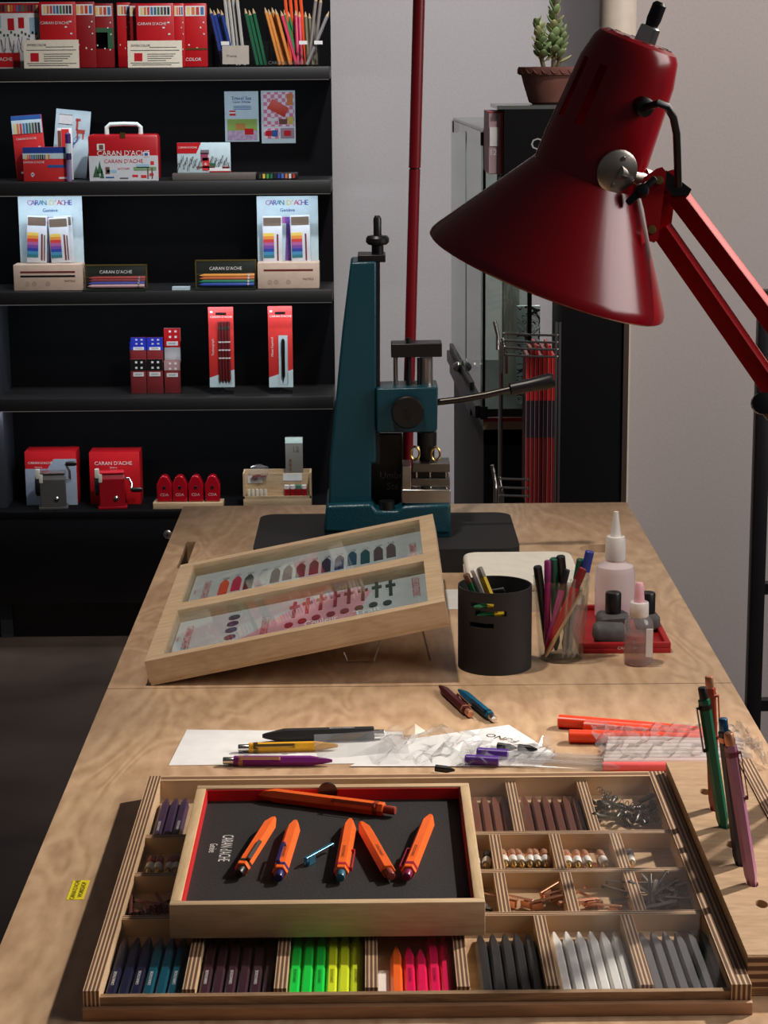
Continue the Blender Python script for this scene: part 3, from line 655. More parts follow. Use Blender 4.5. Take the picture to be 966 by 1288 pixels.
# slim red pole behind the press
p0, p1 = VY(511, 630, 2.672), VY(527, 0, 2.672)
pd = (p1 - p0).normalized()
POLER = mat('deep_red_tube', (122, 10, 24), .35)
lp = thing('lamp_pole', 'slim red metal pole rising behind the teal press', 'pole', (p0.x - pd.x * (p0.z - bz), p0.y, bz))
o0 = Vector(lp.location); pj = VY(520, 212, 2.672) - o0; LJ = pj.length
B().cyl((0, 0, 0), pd * (LJ - .001), .0072, 20).obj('lower_tube', POLER, lp)
B().cyl(pd * (LJ + .001), pd * 1.15, .0076, 20).obj('upper_tube', POLER, lp)
B().cyl(pd * (LJ - .002), pd * (LJ + .002), .0062, 16).obj('joint', DARKM, lp)
B().lathe([(.012, 0), (.012, .006), (.009, .010)], 20).obj('foot', BLACK, lp)

# ================================================================== pots, bottles and tools
cc = Vector((.1255, 2.081, T)); CRD = .0385
CH = VY(624, 747, cc.y - CRD).z - T
zs = [0, .002] + sorted([VY(610, v, cc.y - CRD).z - T for v in (791, 785, 776, 769.5, 766, 760)]) + [CH - .001, CH]
cup = thing('pen_cup', 'matte black metal pen cup with three cut slots', 'cup', TR(cc))
def cskip(i, j):
    a = (i + .5) * 5 - 270
    a = (a + 180) % 360 - 180
    return (j == 2 and -47 < a < -6) or (j == 4 and -34 < a < 14) or (j == 6 and -45 < a < -3)
prof = [(CRD, z) for z in zs]
B().lathe(prof, 72, None, cskip, (True, False)).obj('body', mat('black_powder_coat', (20, 20, 21), .62), cup, solid=.0016, smooth=40)
def stick(name, label, cat, a, b, r, m_, capm=None, capl=.02, tipm=None, group=None, n=12, capr=1.1):
    """a straight pencil, marker or refill from its lower end a to its upper end b"""
    a, b = Vector(a), Vector(b); d = b - a; L = d.length
    t = thing(name, label, cat, TR(a) @ d.to_track_quat('Z', 'Y').to_matrix().to_4x4(), group)
    l0 = L - (capl if capm else 0)
    B().lathe([(r * .3, 0), (r, r * 2.2), (r, l0)], n).obj('shaft', m_, t)
    if capm: B().lathe([(r * capr, l0 - .0005), (r * capr, L - .0012), (r * capr * .8, L)], n).obj('cap', capm, t)
    return t
PEN_IN = [((.010, .012), (586, 722), P('leaf_green', (30, 110, 70)), P('bark_brown', (120, 76, 56)), 'green pencil with brown end in the black cup'),
          ((.018, .006), (595, 716), WHITE, WHITE, 'white pencil in the black cup'),
          ((.024, .0), (603, 714), P('pencil_yellow', (222, 190, 40)), P('pencil_grey', (120, 120, 110)), 'yellow pencil in the black cup')]
for (dx, dy), (u, v), c1, c2, lab in PEN_IN:
    top = VY(u, v, cc.y - .004); stick('pencil', lab, 'pencil', (cc.x + dx, cc.y + dy, T + .004), top, .0036, c1, c2, .010, group='pencils in the black cup', n=6, capr=1.0)
lo = [VY(u, v, cc.y - CRD + .006) for u, v in ((596, 763), (625, 761.5), (600, 774), (634, 771))]
for i, (a, b, c1, c2, lab) in enumerate([(lo[0], lo[1], P('leaf_green', (30, 110, 70)), P('pencil_yellow', (222, 190, 40)), 'green and yellow stub behind the upper slot of the cup'), (lo[2], lo[3], P('leaf_green', (30, 110, 70)), P('pencil_yellow', (222, 190, 40)), 'green and yellow stub behind the middle slot of the cup')]):
    stick('pencil_stub', lab, 'pencil', a, b, .0030, c1, c2, .010, n=6, capr=1.0)
q = VY(628, 741, cc.y + .02)
tag(B().tube([(q.x - .012, q.y, q.z - .022), (q.x - .010, q.y, q.z - .001), (q.x + .004, q.y, q.z + .001), (q.x + .006, q.y, q.z - .004), (q.x + .002, q.y, q.z - .060)], .0012, 6).obj('wire_clip', CHROME), 'bent steel wire peeping out of the black cup', 'wire')
# drinking glass full of markers
gc = Vector((.1970, 2.106, T)); gr0, gr1 = .0235, .0300
GH = VY(707, 734, gc.y - gr1).z - T
gt = thing('glass_tumbler', 'clear tumbler crowded with coloured markers and refills', 'glass', TR(gc))
B().lathe([(.0, .0), (gr0 * .95, 0), (gr0, .002), (gr1, GH), (gr1 - .0012, GH), (gr0 - .0012, .004), (0, .004)], 40).obj('body', glass('tumbler_glass', (250, 252, 251), .02, 1.45, .9), gt)
MK = [('black marker', (676, 712), (-.012, .010), BLACK, BLACK, .0042), ('magenta marker', (689, 705), (-.014, .004), P('magenta_ink', (176, 40, 120)), P('violet_cap', (120, 30, 90)), .0034),
      ('dark green marker', (697, 702), (-.004, .012), P('bottle_green', (12, 84, 66)), P('bottle_green', (12, 84, 66)), .0044), ('tall black marker', (705, 699), (.010, .010), BLACK, BLACK, .0044),
      ('pink marker with black end', (713, 716), (-.016, -.004), P('hot_pink', (186, 56, 134)), BLACK, .0034), ('red marker', (734, 714), (-.017, -.009), P('signal_red', (190, 24, 34)), P('dark_red_end', (120, 16, 24)), .0044),
      ('green marker beside the blue one', (731, 703), (.004, .006), P('bottle_green', (12, 84, 66)), P('bottle_green', (12, 84, 66)), .0042), ('blue capped clear pen', (742, 693), (.006, -.004), FILM, P('royal_blue', (36, 54, 134)), .0044),
      ('wooden stick', (732, 742), (-.018, -.014), P('stick_wood', (206, 168, 120)), None, .0021)]
for lab, (u, v), (dx, dy), c1, c2, r in MK:
    stick('marker', lab + ' standing in the clear tumbler', 'marker' if c2 else 'stick', (gc.x + dx, gc.y + dy, T + .005), VY(u, v, gc.y + dy * .3), r, c1, c2, .022, group='markers in the tumbler')
for i in range(9):
    b0 = (gc.x + .001 + .0021 * i * .9, gc.y - .016 + (i % 3) * .006, T + .005)
    stick('ink_refill', 'thin clear plastic refill bunched at the tumbler right side', 'refill', b0, (gc.x + .006 + .0023 * i, gc.y - .010 + (i % 3) * .006, T + GH * random.uniform(.75, 1.0)), .0015, FILM, None, group='refills in the tumbler', n=8)
# cream case and paper behind
cx0, cx1, cy0, cy1 = V(588, 738, .036).x + .002, V(735, 735, .036).x, 2.292, V(660, 693, .036).y
ca = thing('cream_case', 'cream plastic case with rounded corners behind the black cup', 'case', (0, 0, T))
B().prism(rrect(cx0, cx1, cy0, cy1, .018), 0, .024).obj('lower_shell', CREAM, ca)
o = B().prism(rrect(cx0, cx1, cy0, cy1, .018), .0245, .036).obj('lid', CREAM, ca)
md = o.modifiers.new('rounding', 'BEVEL'); md.width = .004; md.segments = 3; md.limit_method = 'ANGLE'
a = V(550, 740); c = V(600, 772)
tag(B().ab(-.035, .035, -.045, .045, 0, .0012).obj('paper_pad', PAPER, m=TR((a.x + .030, (a.y + c.y) / 2 + .004, T))), 'white paper pad peeping out left of the black cup', 'paper')
# red tray with grey stones and ink caps
ty0 = V(790, 822).y; tx1 = V(844, 822).x; ty1 = V(818, 760, .011).y; tx0 = tx1 - .098
rt = thing('red_tray', 'small red tray holding grey pots beside the dropper bottle', 'tray', (0, 0, T))
TRM = mat('red_leatherette', (160, 18, 26), .5)
B().ab(tx0, tx1, ty0, ty1, 0, .006, bev=.0008).obj('tray_floor', TRM, rt)
for a in ((tx0, tx1, ty0, ty0 + .006), (tx0, tx1, ty1 - .006, ty1), (tx0, tx0 + .006, ty0 + .006, ty1 - .006), (tx1 - .006, tx1, ty0 + .006, ty1 - .006)):
    B().ab(*a, .006, .0115, bev=.0006).obj('rim', TRM, rt)
p = VY(777, 812, ty0); text("CARAN D'ACHE", .0045, WHITE, rt, TR((p.x + .016, ty0 - .0004, .006)) @ FRONT)
STONE = mat('grey_stone', (82, 80, 78), .8, var=.3, scale=60, bump=.4)
def stone(px, py, sx, sy, sz, label, cap=None):
    b = B(); b.box((0, 0, sz / 2), (sx, sy, sz), bev=min(sz, sx) * .28, seg=3)
    for v in b.b.verts: v.co += Vector([random.uniform(-1, 1) * .0009 for _ in range(3)]) * (1 if v.co.z > .004 else 0)
    if cap:
        t = thing('ink_pot', label, 'pot', (px, py, T + .0062)); b.obj('pot', STONE, t)
        B().lathe([(.0085, sz - .001), (.0088, sz + .002), (.0088, sz + .022), (.008, sz + .0235), (.0045, sz + .0235), (.0, sz + .022)], 24).obj('cap', BLACK, t)
    else: tag(b.obj('stone_block', STONE, m=TR((px, py, T + .0062))), label, 'stone')
sx0 = V(767, 807, .008).x
stone(sx0, ty0 + .022, .035, .026, .021, 'rough dark grey stone block at the red tray front')
stone(V(768, 790, .01).x + .002, ty0 + .062, .036, .030, .022, 'grey stone ink pot with black cap on the red tray', True)
stone(V(806, 785, .01).x + .006, ty0 + .075, .026, .030, .018, 'grey ink pot with black cap behind the dropper bottle', True)
# dropper bottle
dp = V(805, 840); dcn = Vector((dp.x, dp.y + .016, T))
def zz(v, Y): return VY(805, v, Y).z - T
db = thing('dropper_bottle', 'small clear dropper bottle with pink rubber bulb', 'bottle', TR(dcn))
Yd = dcn.y - .01
B().lathe([(.0, .0006), (.0138, .0006), (.0152, .003), (.0152, zz(790, Yd)), (.0145, zz(784, Yd)), (.009, zz(777, Yd)), (.009, zz(774, Yd))], 32, cap=(False, False)).obj('body', glass('bottle_plastic', (244, 243, 243), .12, 1.45, 1.1, .16, (225, 222, 222)), db)
B().lathe([(0, .002), (.0142, .002), (.0142, zz(800, Yd)), (0, zz(800, Yd))], 28).obj('liquid', LIQ, db)
B().lathe([(.0095, zz(778, Yd)), (.0101, zz(777, Yd)), (.0101, zz(762, Yd)), (.0095, zz(760, Yd)), (0, zz(760, Yd))], 24).obj('collar', WHITE, db)
B().lathe([(.0058, zz(760, Yd)), (.0050, zz(750, Yd)), (.0050, zz(740, Yd)), (.0035, zz(736, Yd)), (0, zz(735, Yd))], 18).obj('bulb', mat('pink_rubber', (232, 176, 186), .45), db)
B().ab(.0060, .0130, -.0145, -.0130, zz(825, Yd), zz(790, Yd)).obj('label_strip', PAPER, db)
for k, v in enumerate((806, 813, 820)): text(("20", "10", "5")[k], .0045, GREYI, db, TR((-.006, -.0154, zz(v, Yd))) @ FRONT)
# squeeze bottle
Ys = ty1 - .034; sq = VY(773, 760, Ys); scn = Vector((sq.x, Ys, T + .0062))
def z2(v): return VY(773, v, Ys - .01).z - T - .0062
sb = thing('squeeze_bottle', 'translucent pinkish squeeze bottle with white nozzle cap', 'bottle', TR(scn))
B().lathe([(.0, .0005), (.020, .0005), (.0225, .003), (.0225, z2(722)), (.0205, z2(714)), (.0110, z2(708)), (.0110, z2(704))], 32, cap=(False, True)).obj('body', MILK, sb)
B().lathe([(.0113, z2(706)), (.0118, z2(704)), (.0112, z2(682)), (.0100, z2(677)), (0, z2(677))], 24).obj('cap', WHITE, sb)
B().lathe([(.0064, z2(678)), (.0030, z2(650)), (.0026, z2(646)), (0, z2(645.5))], 18).obj('nozzle', WHITE, sb)

# ================================================================== papers, plastic and pens on the bench
def sheet(name, label, cat, px, m_, z, th=.0003):
    pts = [V(u, v, z) for u, v in px]; pts = [(p.x, p.y) for p in pts]
    sgn = sum(pts[i][0] * pts[(i + 1) % len(pts)][1] - pts[(i + 1) % len(pts)][0] * pts[i][1] for i in range(len(pts)))
    if sgn < 0: pts = pts[::-1]
    return tag(B().prism(pts, 0, th).obj(name, m_, m=TR((0, 0, T + z)), smooth=0), label, cat)
sheet('paper_sheet', 'white paper sheet under the black, yellow and purple pens', 'paper', [(235, 918), (507, 921), (512, 960), (212, 963)], PAPER, .0002)
nt_ = sheet('paper_note', 'white note with black handwriting under the plastic wraps', 'paper', [(640, 912), (699, 949), (680, 964), (440, 964), (500, 932)], PAPER, .0008)
a = V(632, 930); text("FUNO", .013, BLACK, nt_, TR((a.x, a.y, .0006)) @ RZ(2.45))
def film(name, label, px0, px1, nx_, ny_, amp, z, rot=0, seed=1):
    rr = random.Random(seed); a, c = V(*px0), V(*px1); b = B()
    w, h = abs(c.x - a.x), abs(a.y - c.y); g = []
    for j in range(ny_ + 1):
        g.append([b.b.verts.new(((i / nx_ - .5) * w + rr.uniform(-.002, .002), (j / ny_ - .5) * h + rr.uniform(-.002, .002), rr.uniform(0, amp))) for i in range(nx_ + 1)])
    for j in range(ny_):
        for i in range(nx_): b.b.faces.new((g[j][i], g[j][i + 1], g[j + 1][i + 1], g[j + 1][i]))
    o = b.obj(name, FILM, m=TR(((a.x + c.x) / 2, (a.y + c.y) / 2, T + z)) @ RZ(rot), smooth=0)
    return tag(o, label, 'plastic wrap')
film('plastic_sleeve', 'clear flat plastic sleeve over the purple pen end', (398, 934), (512, 963), 3, 2, .002, .009, .12, 4)
film('plastic_bag', 'crumpled clear plastic bag in the middle of the papers', (480, 926), (620, 964), 12, 7, .013, .001, -.15, 9)
film('plastic_wrap', 'clear plastic wrap round the purple capped refills', (575, 938), (700, 965), 14, 6, .008, .001, .05, 12)
def lay_px(ue, ve, ut, vt, z): return lay(V(ue, ve, z + .004), V(ut, vt, z + .004), z)
m, L = lay_px(484, 924, 330, 928, .0007)
pen('matte black pen with silver button lying on the paper', m, L, P('rubber_black', (24, 24, 25), rough=.6), CHROME, None, 'pens on the paper', hf=.0115, lettering=PAPER)
m, L = lay_px(299, 941, 425, 938, .0007)
pen('yellow pen with silver button lying on the paper', m, L, P('mustard_barrel', (214, 156, 36), rough=.35), CHROME, BRASS, 'pens on the paper', side=1.0)
m, L = lay_px(280, 957, 418, 957, .0007)
pen('purple pen with copper clip lying on the paper', m, L, P('violet_barrel', (112, 32, 112), rough=.35), CHROME, COPPER, 'pens on the paper', side=.9)
m, L = lay_px(592, 899, 553, 863, 0)
pen('maroon pen lying on the bench beside the blue pen', m, L, P('maroon_barrel', (70, 18, 26), rough=.35), COPPER, COPPER, 'two pens on the bench', side=.8)
m, L = lay_px(622, 905, 577, 868, 0)
pen('blue pen with clear button lying on the bench', m, L, P('azure_barrel', (18, 88, 116), rough=.35), CHROME, P('dark_blue_clip', (20, 50, 70), rough=.3), 'two pens on the bench', side=-.8)
PCAP = P('purple_cap', (84, 44, 140), rough=.35)
def flat_stick(name, label, cat, u0, v0, u1, v1, z, r, m_, capm=None, capl=.03, group=None):
    a, b = V(u0, v0, z + r), V(u1, v1, z + r); a.z = b.z = T + z + r
    return stick(name, label, cat, b, a, r, m_, capm, capl, group=group)
flat_stick('ink_refill', 'clear refill with purple cap nearest the tray', 'refill', 585, 955, 780, 966, .0012, .0042, FILM, PCAP, .030, 'purple capped refills')
flat_stick('ink_refill', 'clear refill with purple cap behind the nearest one', 'refill', 600, 946, 770, 958, .0012, .0042, FILM, PCAP, .028, 'purple capped refills')
for i in range(4): flat_stick('clear_refill', 'thin colourless refill tube lying by the purple capped refills', 'refill', 640 + 6 * i, 948 + 4 * i, 785, 952 + 4 * i, .0012, .0022, FILM, None, group='colourless refills')
for i, (u, v) in enumerate(((626, 938), (652, 940), (548, 966))):
    flat_stick('pen_stub', ['black plastic pen stub on the handwritten note', 'second black plastic pen stub on the handwritten note', 'black plastic pen stub beside the tray edge'][i], 'pen stub', u, v, u + 24, v + 3, .0012, .0032, BLACK, None)
OTUBE = P('orange_plastic_tube', (232, 66, 30), rough=.3)
for i, (u0, v0, u1, v1) in enumerate(((703, 907, 884, 921), (735, 914, 886, 926), (716, 926, 884, 930))):
    a, b = V(u0, v0, .006), V(u1, v1, .006); d = b - a
    t = thing('plastic_tube', ['orange plastic tube, rearmost of the three', 'orange plastic tube, middle of the three', 'orange plastic tube, nearest of the three'][i], 'tube', TR((a.x, a.y, T)) @ RZ(math.atan2(d.y, d.x)), 'orange tubes'); L = d.length
    sec = lambda r, x: [(x, r * 1.15 * math.cos(k * PI / 6), .0062 + r * math.sin(k * PI / 6)) for k in range(12)]
    b_ = B(); rg = [[b_.b.verts.new(q) for q in sec(r, x)] for x, r in ((0, .0062), (L * .5, .0060), (L * .92, .0052), (L, .0046))]
    for a1, c1 in zip(rg, rg[1:]):
        for k in range(12): b_.b.faces.new((a1[k], a1[(k + 1) % 12], c1[(k + 1) % 12], c1[k]))
    b_.b.faces.new(rg[0]); b_.b.faces.new(rg[-1]); b_.obj('body', OTUBE, t)
    if i == 1: B().lathe([(.0066, 0), (.0066, .022)], 16, TR((.001, 0, .0062)) @ RY(PI / 2)).obj('clear_end', FILM, t)
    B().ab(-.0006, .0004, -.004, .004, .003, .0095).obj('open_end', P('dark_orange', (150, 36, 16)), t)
STRAW = glass('milky_straw', (250, 246, 244), .2, 1.4, .8, .55, (240, 226, 220))
ss = ['nearest', 'second nearest', 'third nearest', 'fourth nearest', 'fifth nearest', 'sixth nearest', 'seventh nearest', 'farthest']
for i in range(8):
    v = 966 - i * 4.6
    a, b = V(758 + i * 1.0, v, .004), V(935, v - .5, .004)
    k = 'pink' if i == 0 else 'milky white'
    stick('plastic_straw', '%s plastic straw, %s of the bagged row' % (k, ss[i]), 'straw', (b.x, b.y, T + .005), (a.x, a.y, T + .005), .0046, P('pink_straw', (232, 92, 92), rough=.4) if i == 0 else STRAW, None, group='bagged straws')
film('plastic_bag', 'clear crumpled bag wrapped over the row of straws', (742, 926), (948, 968), 26, 7, .0035, .0100, 0, 21)
film('plastic_bag', 'crumpled clear bag end beside the bench right edge', (930, 926), (960, 968), 7, 8, .018, .001, .1, 31)

# ================================================================== red task lamp
DL = 1.45; KP = DL / FPX
RI, UP, FW = CR.col[0].copy(), CR.col[1].copy(), -CR.col[2]
ax = (RI * (-.36 * .957) + UP * (-.94 * .957) + FW * .29).normalized()
zl = -ax; fl = (-FW - zl * (-FW).dot(zl)).normalized(); xl = zl.cross(fl) * -1   # xl points right in the picture
xl = fl.cross(zl); 
if xl.dot(RI) < 0: xl = -xl
yl = zl.cross(xl)                         # away from the camera
MC = VD(687, 348, DL)
LM = Matrix((xl, yl, zl)).transposed().to_4x4(); LM.translation = MC
la = thing('task_lamp', 'glossy red adjustable desk lamp with conical shade over the bench', 'lamp', LM)
N0 = .075; NT = N0 + .098
B().lathe([(.0862, -.0004), (.0876, .0008), (.0872, .004), (.0850, .008), (.0405, N0 - .002), (.0385, N0 + .001)], 72, cap=(False, False)).obj('shade', LAMPRED, la, solid=.0009, smooth=25)
zsl = [N0 - .002, N0 + .022, N0 + .034, N0 + .076, NT - .012, NT - .006, NT - .002, NT]
rsl = [.0382, .0374, .0366, .0340, .0318, .0304, .0278, .0240]
def hskip(i, j):
    a = ((i + .5) * 5 + 90 + 180) % 360 - 180      # 0 faces the camera, minus is left
    return j == 2 and any(abs(a - c) < 5.1 for c in (-62, -32, -92, 150, 120))
B().lathe(list(zip(rsl, zsl)) + [(0, NT + .0006)], 72, None, hskip, (False, False)).obj('housing', LAMPRED, la, solid=.0009, smooth=25)
def hpt(a, z, r): return Vector((r * math.sin(math.radians(a)), -r * math.cos(math.radians(a)), z))
for k in range(10):
    a = 36 * k + 10; q = hpt(a, NT - .0008, .0215)
    B().lathe([(.0022, 0), (.0022, .0012)], 10, TR(q)).obj('vent_hole', BLACK, la)
B().lathe([(.0075, NT), (.0070, NT + .010), (.0060, NT + .011), (0, NT + .011)], 18, TR((.004, 0, 0))).obj('switch_collar', CHROME, la)
B().lathe([(.0042, NT + .011), (.0050, NT + .016), (.0048, NT + .026), (.003, NT + .028), (0, NT + .028)], 16, TR((.004, 0, 0))).obj('switch', BLACK, la)
q = hpt(28, N0 + .060, .0350); dq = hpt(28, 0, 1)
B().lathe([(.0065, -.001), (.0065, .006), (.005, .007), (0, .007)], 18, TR(q) @ dq.to_track_quat('Z', 'Y').to_matrix().to_4x4()).obj('cord_grommet', BLACK, la)
LI = LM.inverted()
def lpx(u, v, d=DL - .03): return LI @ VD(u, v, d)
B().tube([q + dq * .005, lpx(829, 130, 1.363), lpx(839, 134, 1.366), lpx(847, 148, 1.372), lpx(851, 168, 1.38), lpx(852, 195, 1.39), lpx(853, 234, 1.405)], .0026, 10).obj('cord', BLACK, la)
q = hpt(27, N0 + .014, .0375); dq = hpt(27, 0, 1)
pl = B().lathe([(.0150, -.001), (.0150, .001), (.013, .0022), (0, .0026)], 28, TR(q) @ dq.to_track_quat('Z', 'Y').to_matrix().to_4x4()).obj('swivel_plate', STEEL, la)
for s in (-1, 1): B().lathe([(.0018, 0), (.0014, .0012), (0, .0014)], 10, TR(q + dq * .002 + Vector((0, 0, .0095 * s))) @ dq.to_track_quat('Z', 'Y').to_matrix().to_4x4()).obj('rivet', STEEL, pl)
br = lpx(812, 228)
B().cyl(q + dq * .001, br, .0052, 16).obj('swivel_rod', STEEL, la)
B().lathe([(.0068, 0), (.0068, .008)], 16, TR(lpx(806, 222)) @ (br - q).to_track_quat('Z', 'Y').to_matrix().to_4x4()).obj('swivel_nut', STEEL, la)
# bracket plates and arms
def cplate(px, d0, d1):                   # polygon seen face-on, between two depths
    b = B(); f = [b.b.verts.new(lpx(u, v, d0)) for u, v in px]; k = [b.b.verts.new(lpx(u, v, d0) + LI.to_3x3() @ (FW * (d1 - d0))) for u, v in px]; n = len(px)
    b.b.faces.new(f); b.b.faces.new(k[::-1])
    for i in range(n): b.b.faces.new((f[i], f[(i + 1) % n], k[(i + 1) % n], k[i]))
    return b
BP = [(801, 229), (826, 212), (833, 210), (838, 216), (837, 228), (828, 301), (823, 305), (817, 303), (810, 262)]
DB = DL - .042
cplate(BP, DB, DB + .0016).obj('bracket_plate', ARMRED, la)
cplate([(u + 14, v + 3) for u, v in BP], DB + .024, DB + .0256).obj('bracket_plate', ARMRED, la)
for u, v in ((829, 227), (820, 289)):
    s = LI @ VD(u, v, DB); nrm = LI.to_3x3() @ (-FW)
    B().lathe([(.0032, 0), (.0030, .0012), (0, .0018)], 14, TR(s) @ nrm.to_track_quat('Z', 'Y').to_matrix().to_4x4()).obj('screw', BRASS, la)
def bar(name, p, q_, w, m_, roll=.5):
    p, q_ = Vector(p), Vector(q_); d = q_ - p; zz_ = d.normalized()
    f_ = LI.to_3x3() @ (-FW); x_ = zz_.cross(f_).normalized(); y_ = zz_.cross(x_)
    mm = Matrix((x_, y_, zz_)).transposed().to_4x4(); mm.translation = p
    return B().box((0, 0, d.length / 2), (w, w, d.length), m=mm @ RZ(roll), bev=.001).obj(name, m_, la)
DA = DB + .0135
e1, e2 = lpx(1075, 540, DA), lpx(1060, 615, DA)
bar('upper_arm', lpx(846, 238, DA), e1, .0125, ARMRED, .55)
bar('upper_arm', lpx(832, 288, DA), e2, .0125, ARMRED, .55)
cplate([(838, 214), (870, 238), (866, 246), (846, 246), (836, 232)], DB + .002, DB + .023).obj('arm_end_cap', BLACK, la)
kq = lpx(806, 241, DB - .006)
B().lathe([(.0048, 0), (.0052, .004), (.004, .010), (0, .011)], 12, TR(kq) @ (LI.to_3x3() @ (-FW)).to_track_quat('Z', 'Y').to_matrix().to_4x4()).box((0, 0, .004), (.026, .005, .005), m=TR(kq) @ (LI.to_3x3() @ (-FW)).to_track_quat('Z', 'Y').to_matrix().to_4x4() @ RZ(1.1), bev=.0015).obj('wing_knob', BLACK, la)
s = lpx(957, 508, DB - .004)
B().lathe([(.006, 0), (.0075, .003), (.0075, .009), (0, .011)], 16, TR(s) @ (LI.to_3x3() @ (-FW)).to_track_quat('Z', 'Y').to_matrix().to_4x4()).obj('spring_stud', BLACK, la)
B().cyl(s, lpx(990, 545, DB), .004, 12).obj('spring', DARKM, la)
# elbow, lower arm and clamp at the bench edge (out of the picture on the right)
cl = Vector((BX1 + .012, 1.62, T))
B().cyl(LI @ (LM @ e1 + FW * -.015), LI @ (LM @ e2 + FW * .018), .009, 16).obj('elbow', BLACK, la)
for k in (-.012, .012): bar('lower_arm', (e1 + e2) / 2 + LI.to_3x3() @ (RI * k), LI @ (cl + Vector((k, 0, .06))), .0125, ARMRED, .3)
B().cyl(LI @ (cl + Vector((0, 0, .0))), LI @ (cl + Vector((0, 0, .065))), .016, 20).obj('clamp_post', BLACK, la)
B().box((cl.x - .010, cl.y, T + .0042), (.044, .05, .008), m=LI, bev=.001).box((cl.x + .010, cl.y, T - .025), (.008, .05, .060), m=LI).obj('clamp', BLACK, la)
# ================================================================== right background
YC, YB = 3.80, 4.56
cxl, cxb = VY(609, 300, YC).x, VY(571, 300, YB).x
czt, czr = VY(614, 166, YC).z, VY(603, 528, YC).z
cxr = VY(704, 400, YC).x
gcab = thing('glass_cabinet', 'glass showcase on a dark base with red and wood edging', 'cabinet', (0, 0, 0))
NAVYP = mat('dark_navy_panel', (24, 32, 42), .5)
def quadbox(pts, z0, z1): return B().prism(pts, z0, z1)
foot = [(cxl, YC), (cxr, YC), (cxr + .02, YB), (cxb, YB)]
def inset(k): return [(cxl + k, YC + k), (cxr - k, YC + k), (cxr + .02 - k, YB - k), (cxb + k, YB - k)]
zst = VY(640, 540, YC).z; zsr = VY(640, 530, YC).z
quadbox(foot, 0, zst).obj('base', NAVYP, gcab)
quadbox([(cxl - .001, YC - .002), (cxr, YC - .002), (cxr, YC + .1), (cxl - .001, YC + .1)], zst, zsr).obj('wood_edging', PALE, gcab)
quadbox([(cxl - .001, YC - .002), (cxr, YC - .002), (cxr, YC + .1), (cxl - .001, YC + .1)], zsr, zsr + .007).obj('red_edging', RED, gcab)
quadbox(foot, zst - .03, zsr + .007).obj('plinth_top', mat('charcoal_laminate', (52, 54, 54), .4), gcab)
d_ = Vector((cxb - cxl, YB - YC, 0)).normalized(); n_ = Vector((-d_.y, d_.x, 0))
def side(z0, z1, off, th, y0=0.0, y1=1.0):
    a, b = Vector((cxl, YC, 0)).lerp(Vector((cxb, YB, 0)), y0), Vector((cxl, YC, 0)).lerp(Vector((cxb, YB, 0)), y1)
    o1, o2 = n_ * off, n_ * (off + th)
    return B().prism([(a.x + o1.x, a.y + o1.y), (a.x + o2.x, a.y + o2.y), (b.x + o2.x, b.y + o2.y), (b.x + o1.x, b.y + o1.y)], z0, z1)
GREEN_G = glass('cabinet_glass', (226, 236, 232), .03, 1.5, 1.0, .06, (200, 210, 206))
side(zsr + .007, czt, 0, .006).obj('side_glass', GREEN_G, gcab)
side(zsr + .02, czt - .01, .006, .001, .45, .47).obj('glass_edge', mat('green_glass_edge', (120, 140, 134), .2), gcab)
side(zsr + .007, zsr + .030, .004, .012).obj('slide_rail', BLACK, gcab)
side(zsr - .02, zsr + .045, .006, .004, .25, 1).obj('rail_cover', mat('graphite_rail', (58, 60, 62), .4), gcab)
B().ab(cxl - .0025, cxl + .0025, YC - .004, YC + .004, zsr + .007, czt).obj('corner_strip', BLACK, gcab)
B().ab(cxr - .06, cxr - .052, YC - .004, YC + .004, zsr + .007, czt).obj('corner_strip', BLACK, gcab)
for q in (0.0, .93):
    a = Vector((cxl, YC, 0)).lerp(Vector((cxb, YB, 0)), q); B().box((a.x, a.y, czt - .012), (.014, .022, .024)).obj('glass_clamp', BLACK, gcab)
    B().box((a.x, a.y, zsr + .018), (.014, .022, .024)).obj('glass_clamp', BLACK, gcab)
quadbox(inset(-.002), czt, czt + .006).obj('top_glass', mat('grey_glass_top', (96, 100, 98), .15), gcab)
B().ab(cxl + .0, cxr - .055, YC - .003, YC + .003, zsr + .008, czt).obj('front_glass', GREEN_G, gcab)
lkp = [VY(u, v, 4.25) for u, v in ((578, 461), (588, 456), (599, 461))]
for p in lkp: B().lathe([(.006, 0), (.010, .004), (.010, .010), (.006, .014), (0, .015)], 14, TR((p.x - .004, p.y, p.z)) @ RX(PI / 2)).obj('lock_knob', CHROME, gcab)
p = lkp[1]; B().box((p.x, p.y + .002, p.z - .010), (.05, .006, .012)).obj('lock_bar', STEEL, gcab)
# things in the showcase
tag(B().ab(VY(632, 450, 4.1).x, VY(652, 450, 4.1).x, 4.08, 4.12, zsr + .0072, czt - .05).obj('timber_panel', wood('grey_timber', (132, 128, 120), (92, 90, 86), (9, 9, 1), 6, 4, .7)), 'grey weathered timber panel standing inside the showcase', 'panel')
m, nt, b = newmat('doodle_print'); N = nt.nodes.new; L_ = nt.links.new
tc = N('ShaderNodeTexCoord'); wv = N('ShaderNodeTexNoise'); wv.inputs['Scale'].default_value = 26; wv.inputs['Distortion'].default_value = 2.5; wv.inputs['Detail'].default_value = 0
L_(tc.outputs['Object'], wv.inputs['Vector'])
mu = N('ShaderNodeMath'); mu.operation = 'MULTIPLY'; mu.inputs[1].default_value = 28; L_(wv.outputs['Fac'], mu.inputs[0])
si = N('ShaderNodeMath'); si.operation = 'SINE'; L_(mu.outputs[0], si.inputs[0])
gt_ = N('ShaderNodeMath'); gt_.operation = 'GREATER_THAN'; gt_.inputs[1].default_value = .72; L_(si.outputs[0], gt_.inputs[0])
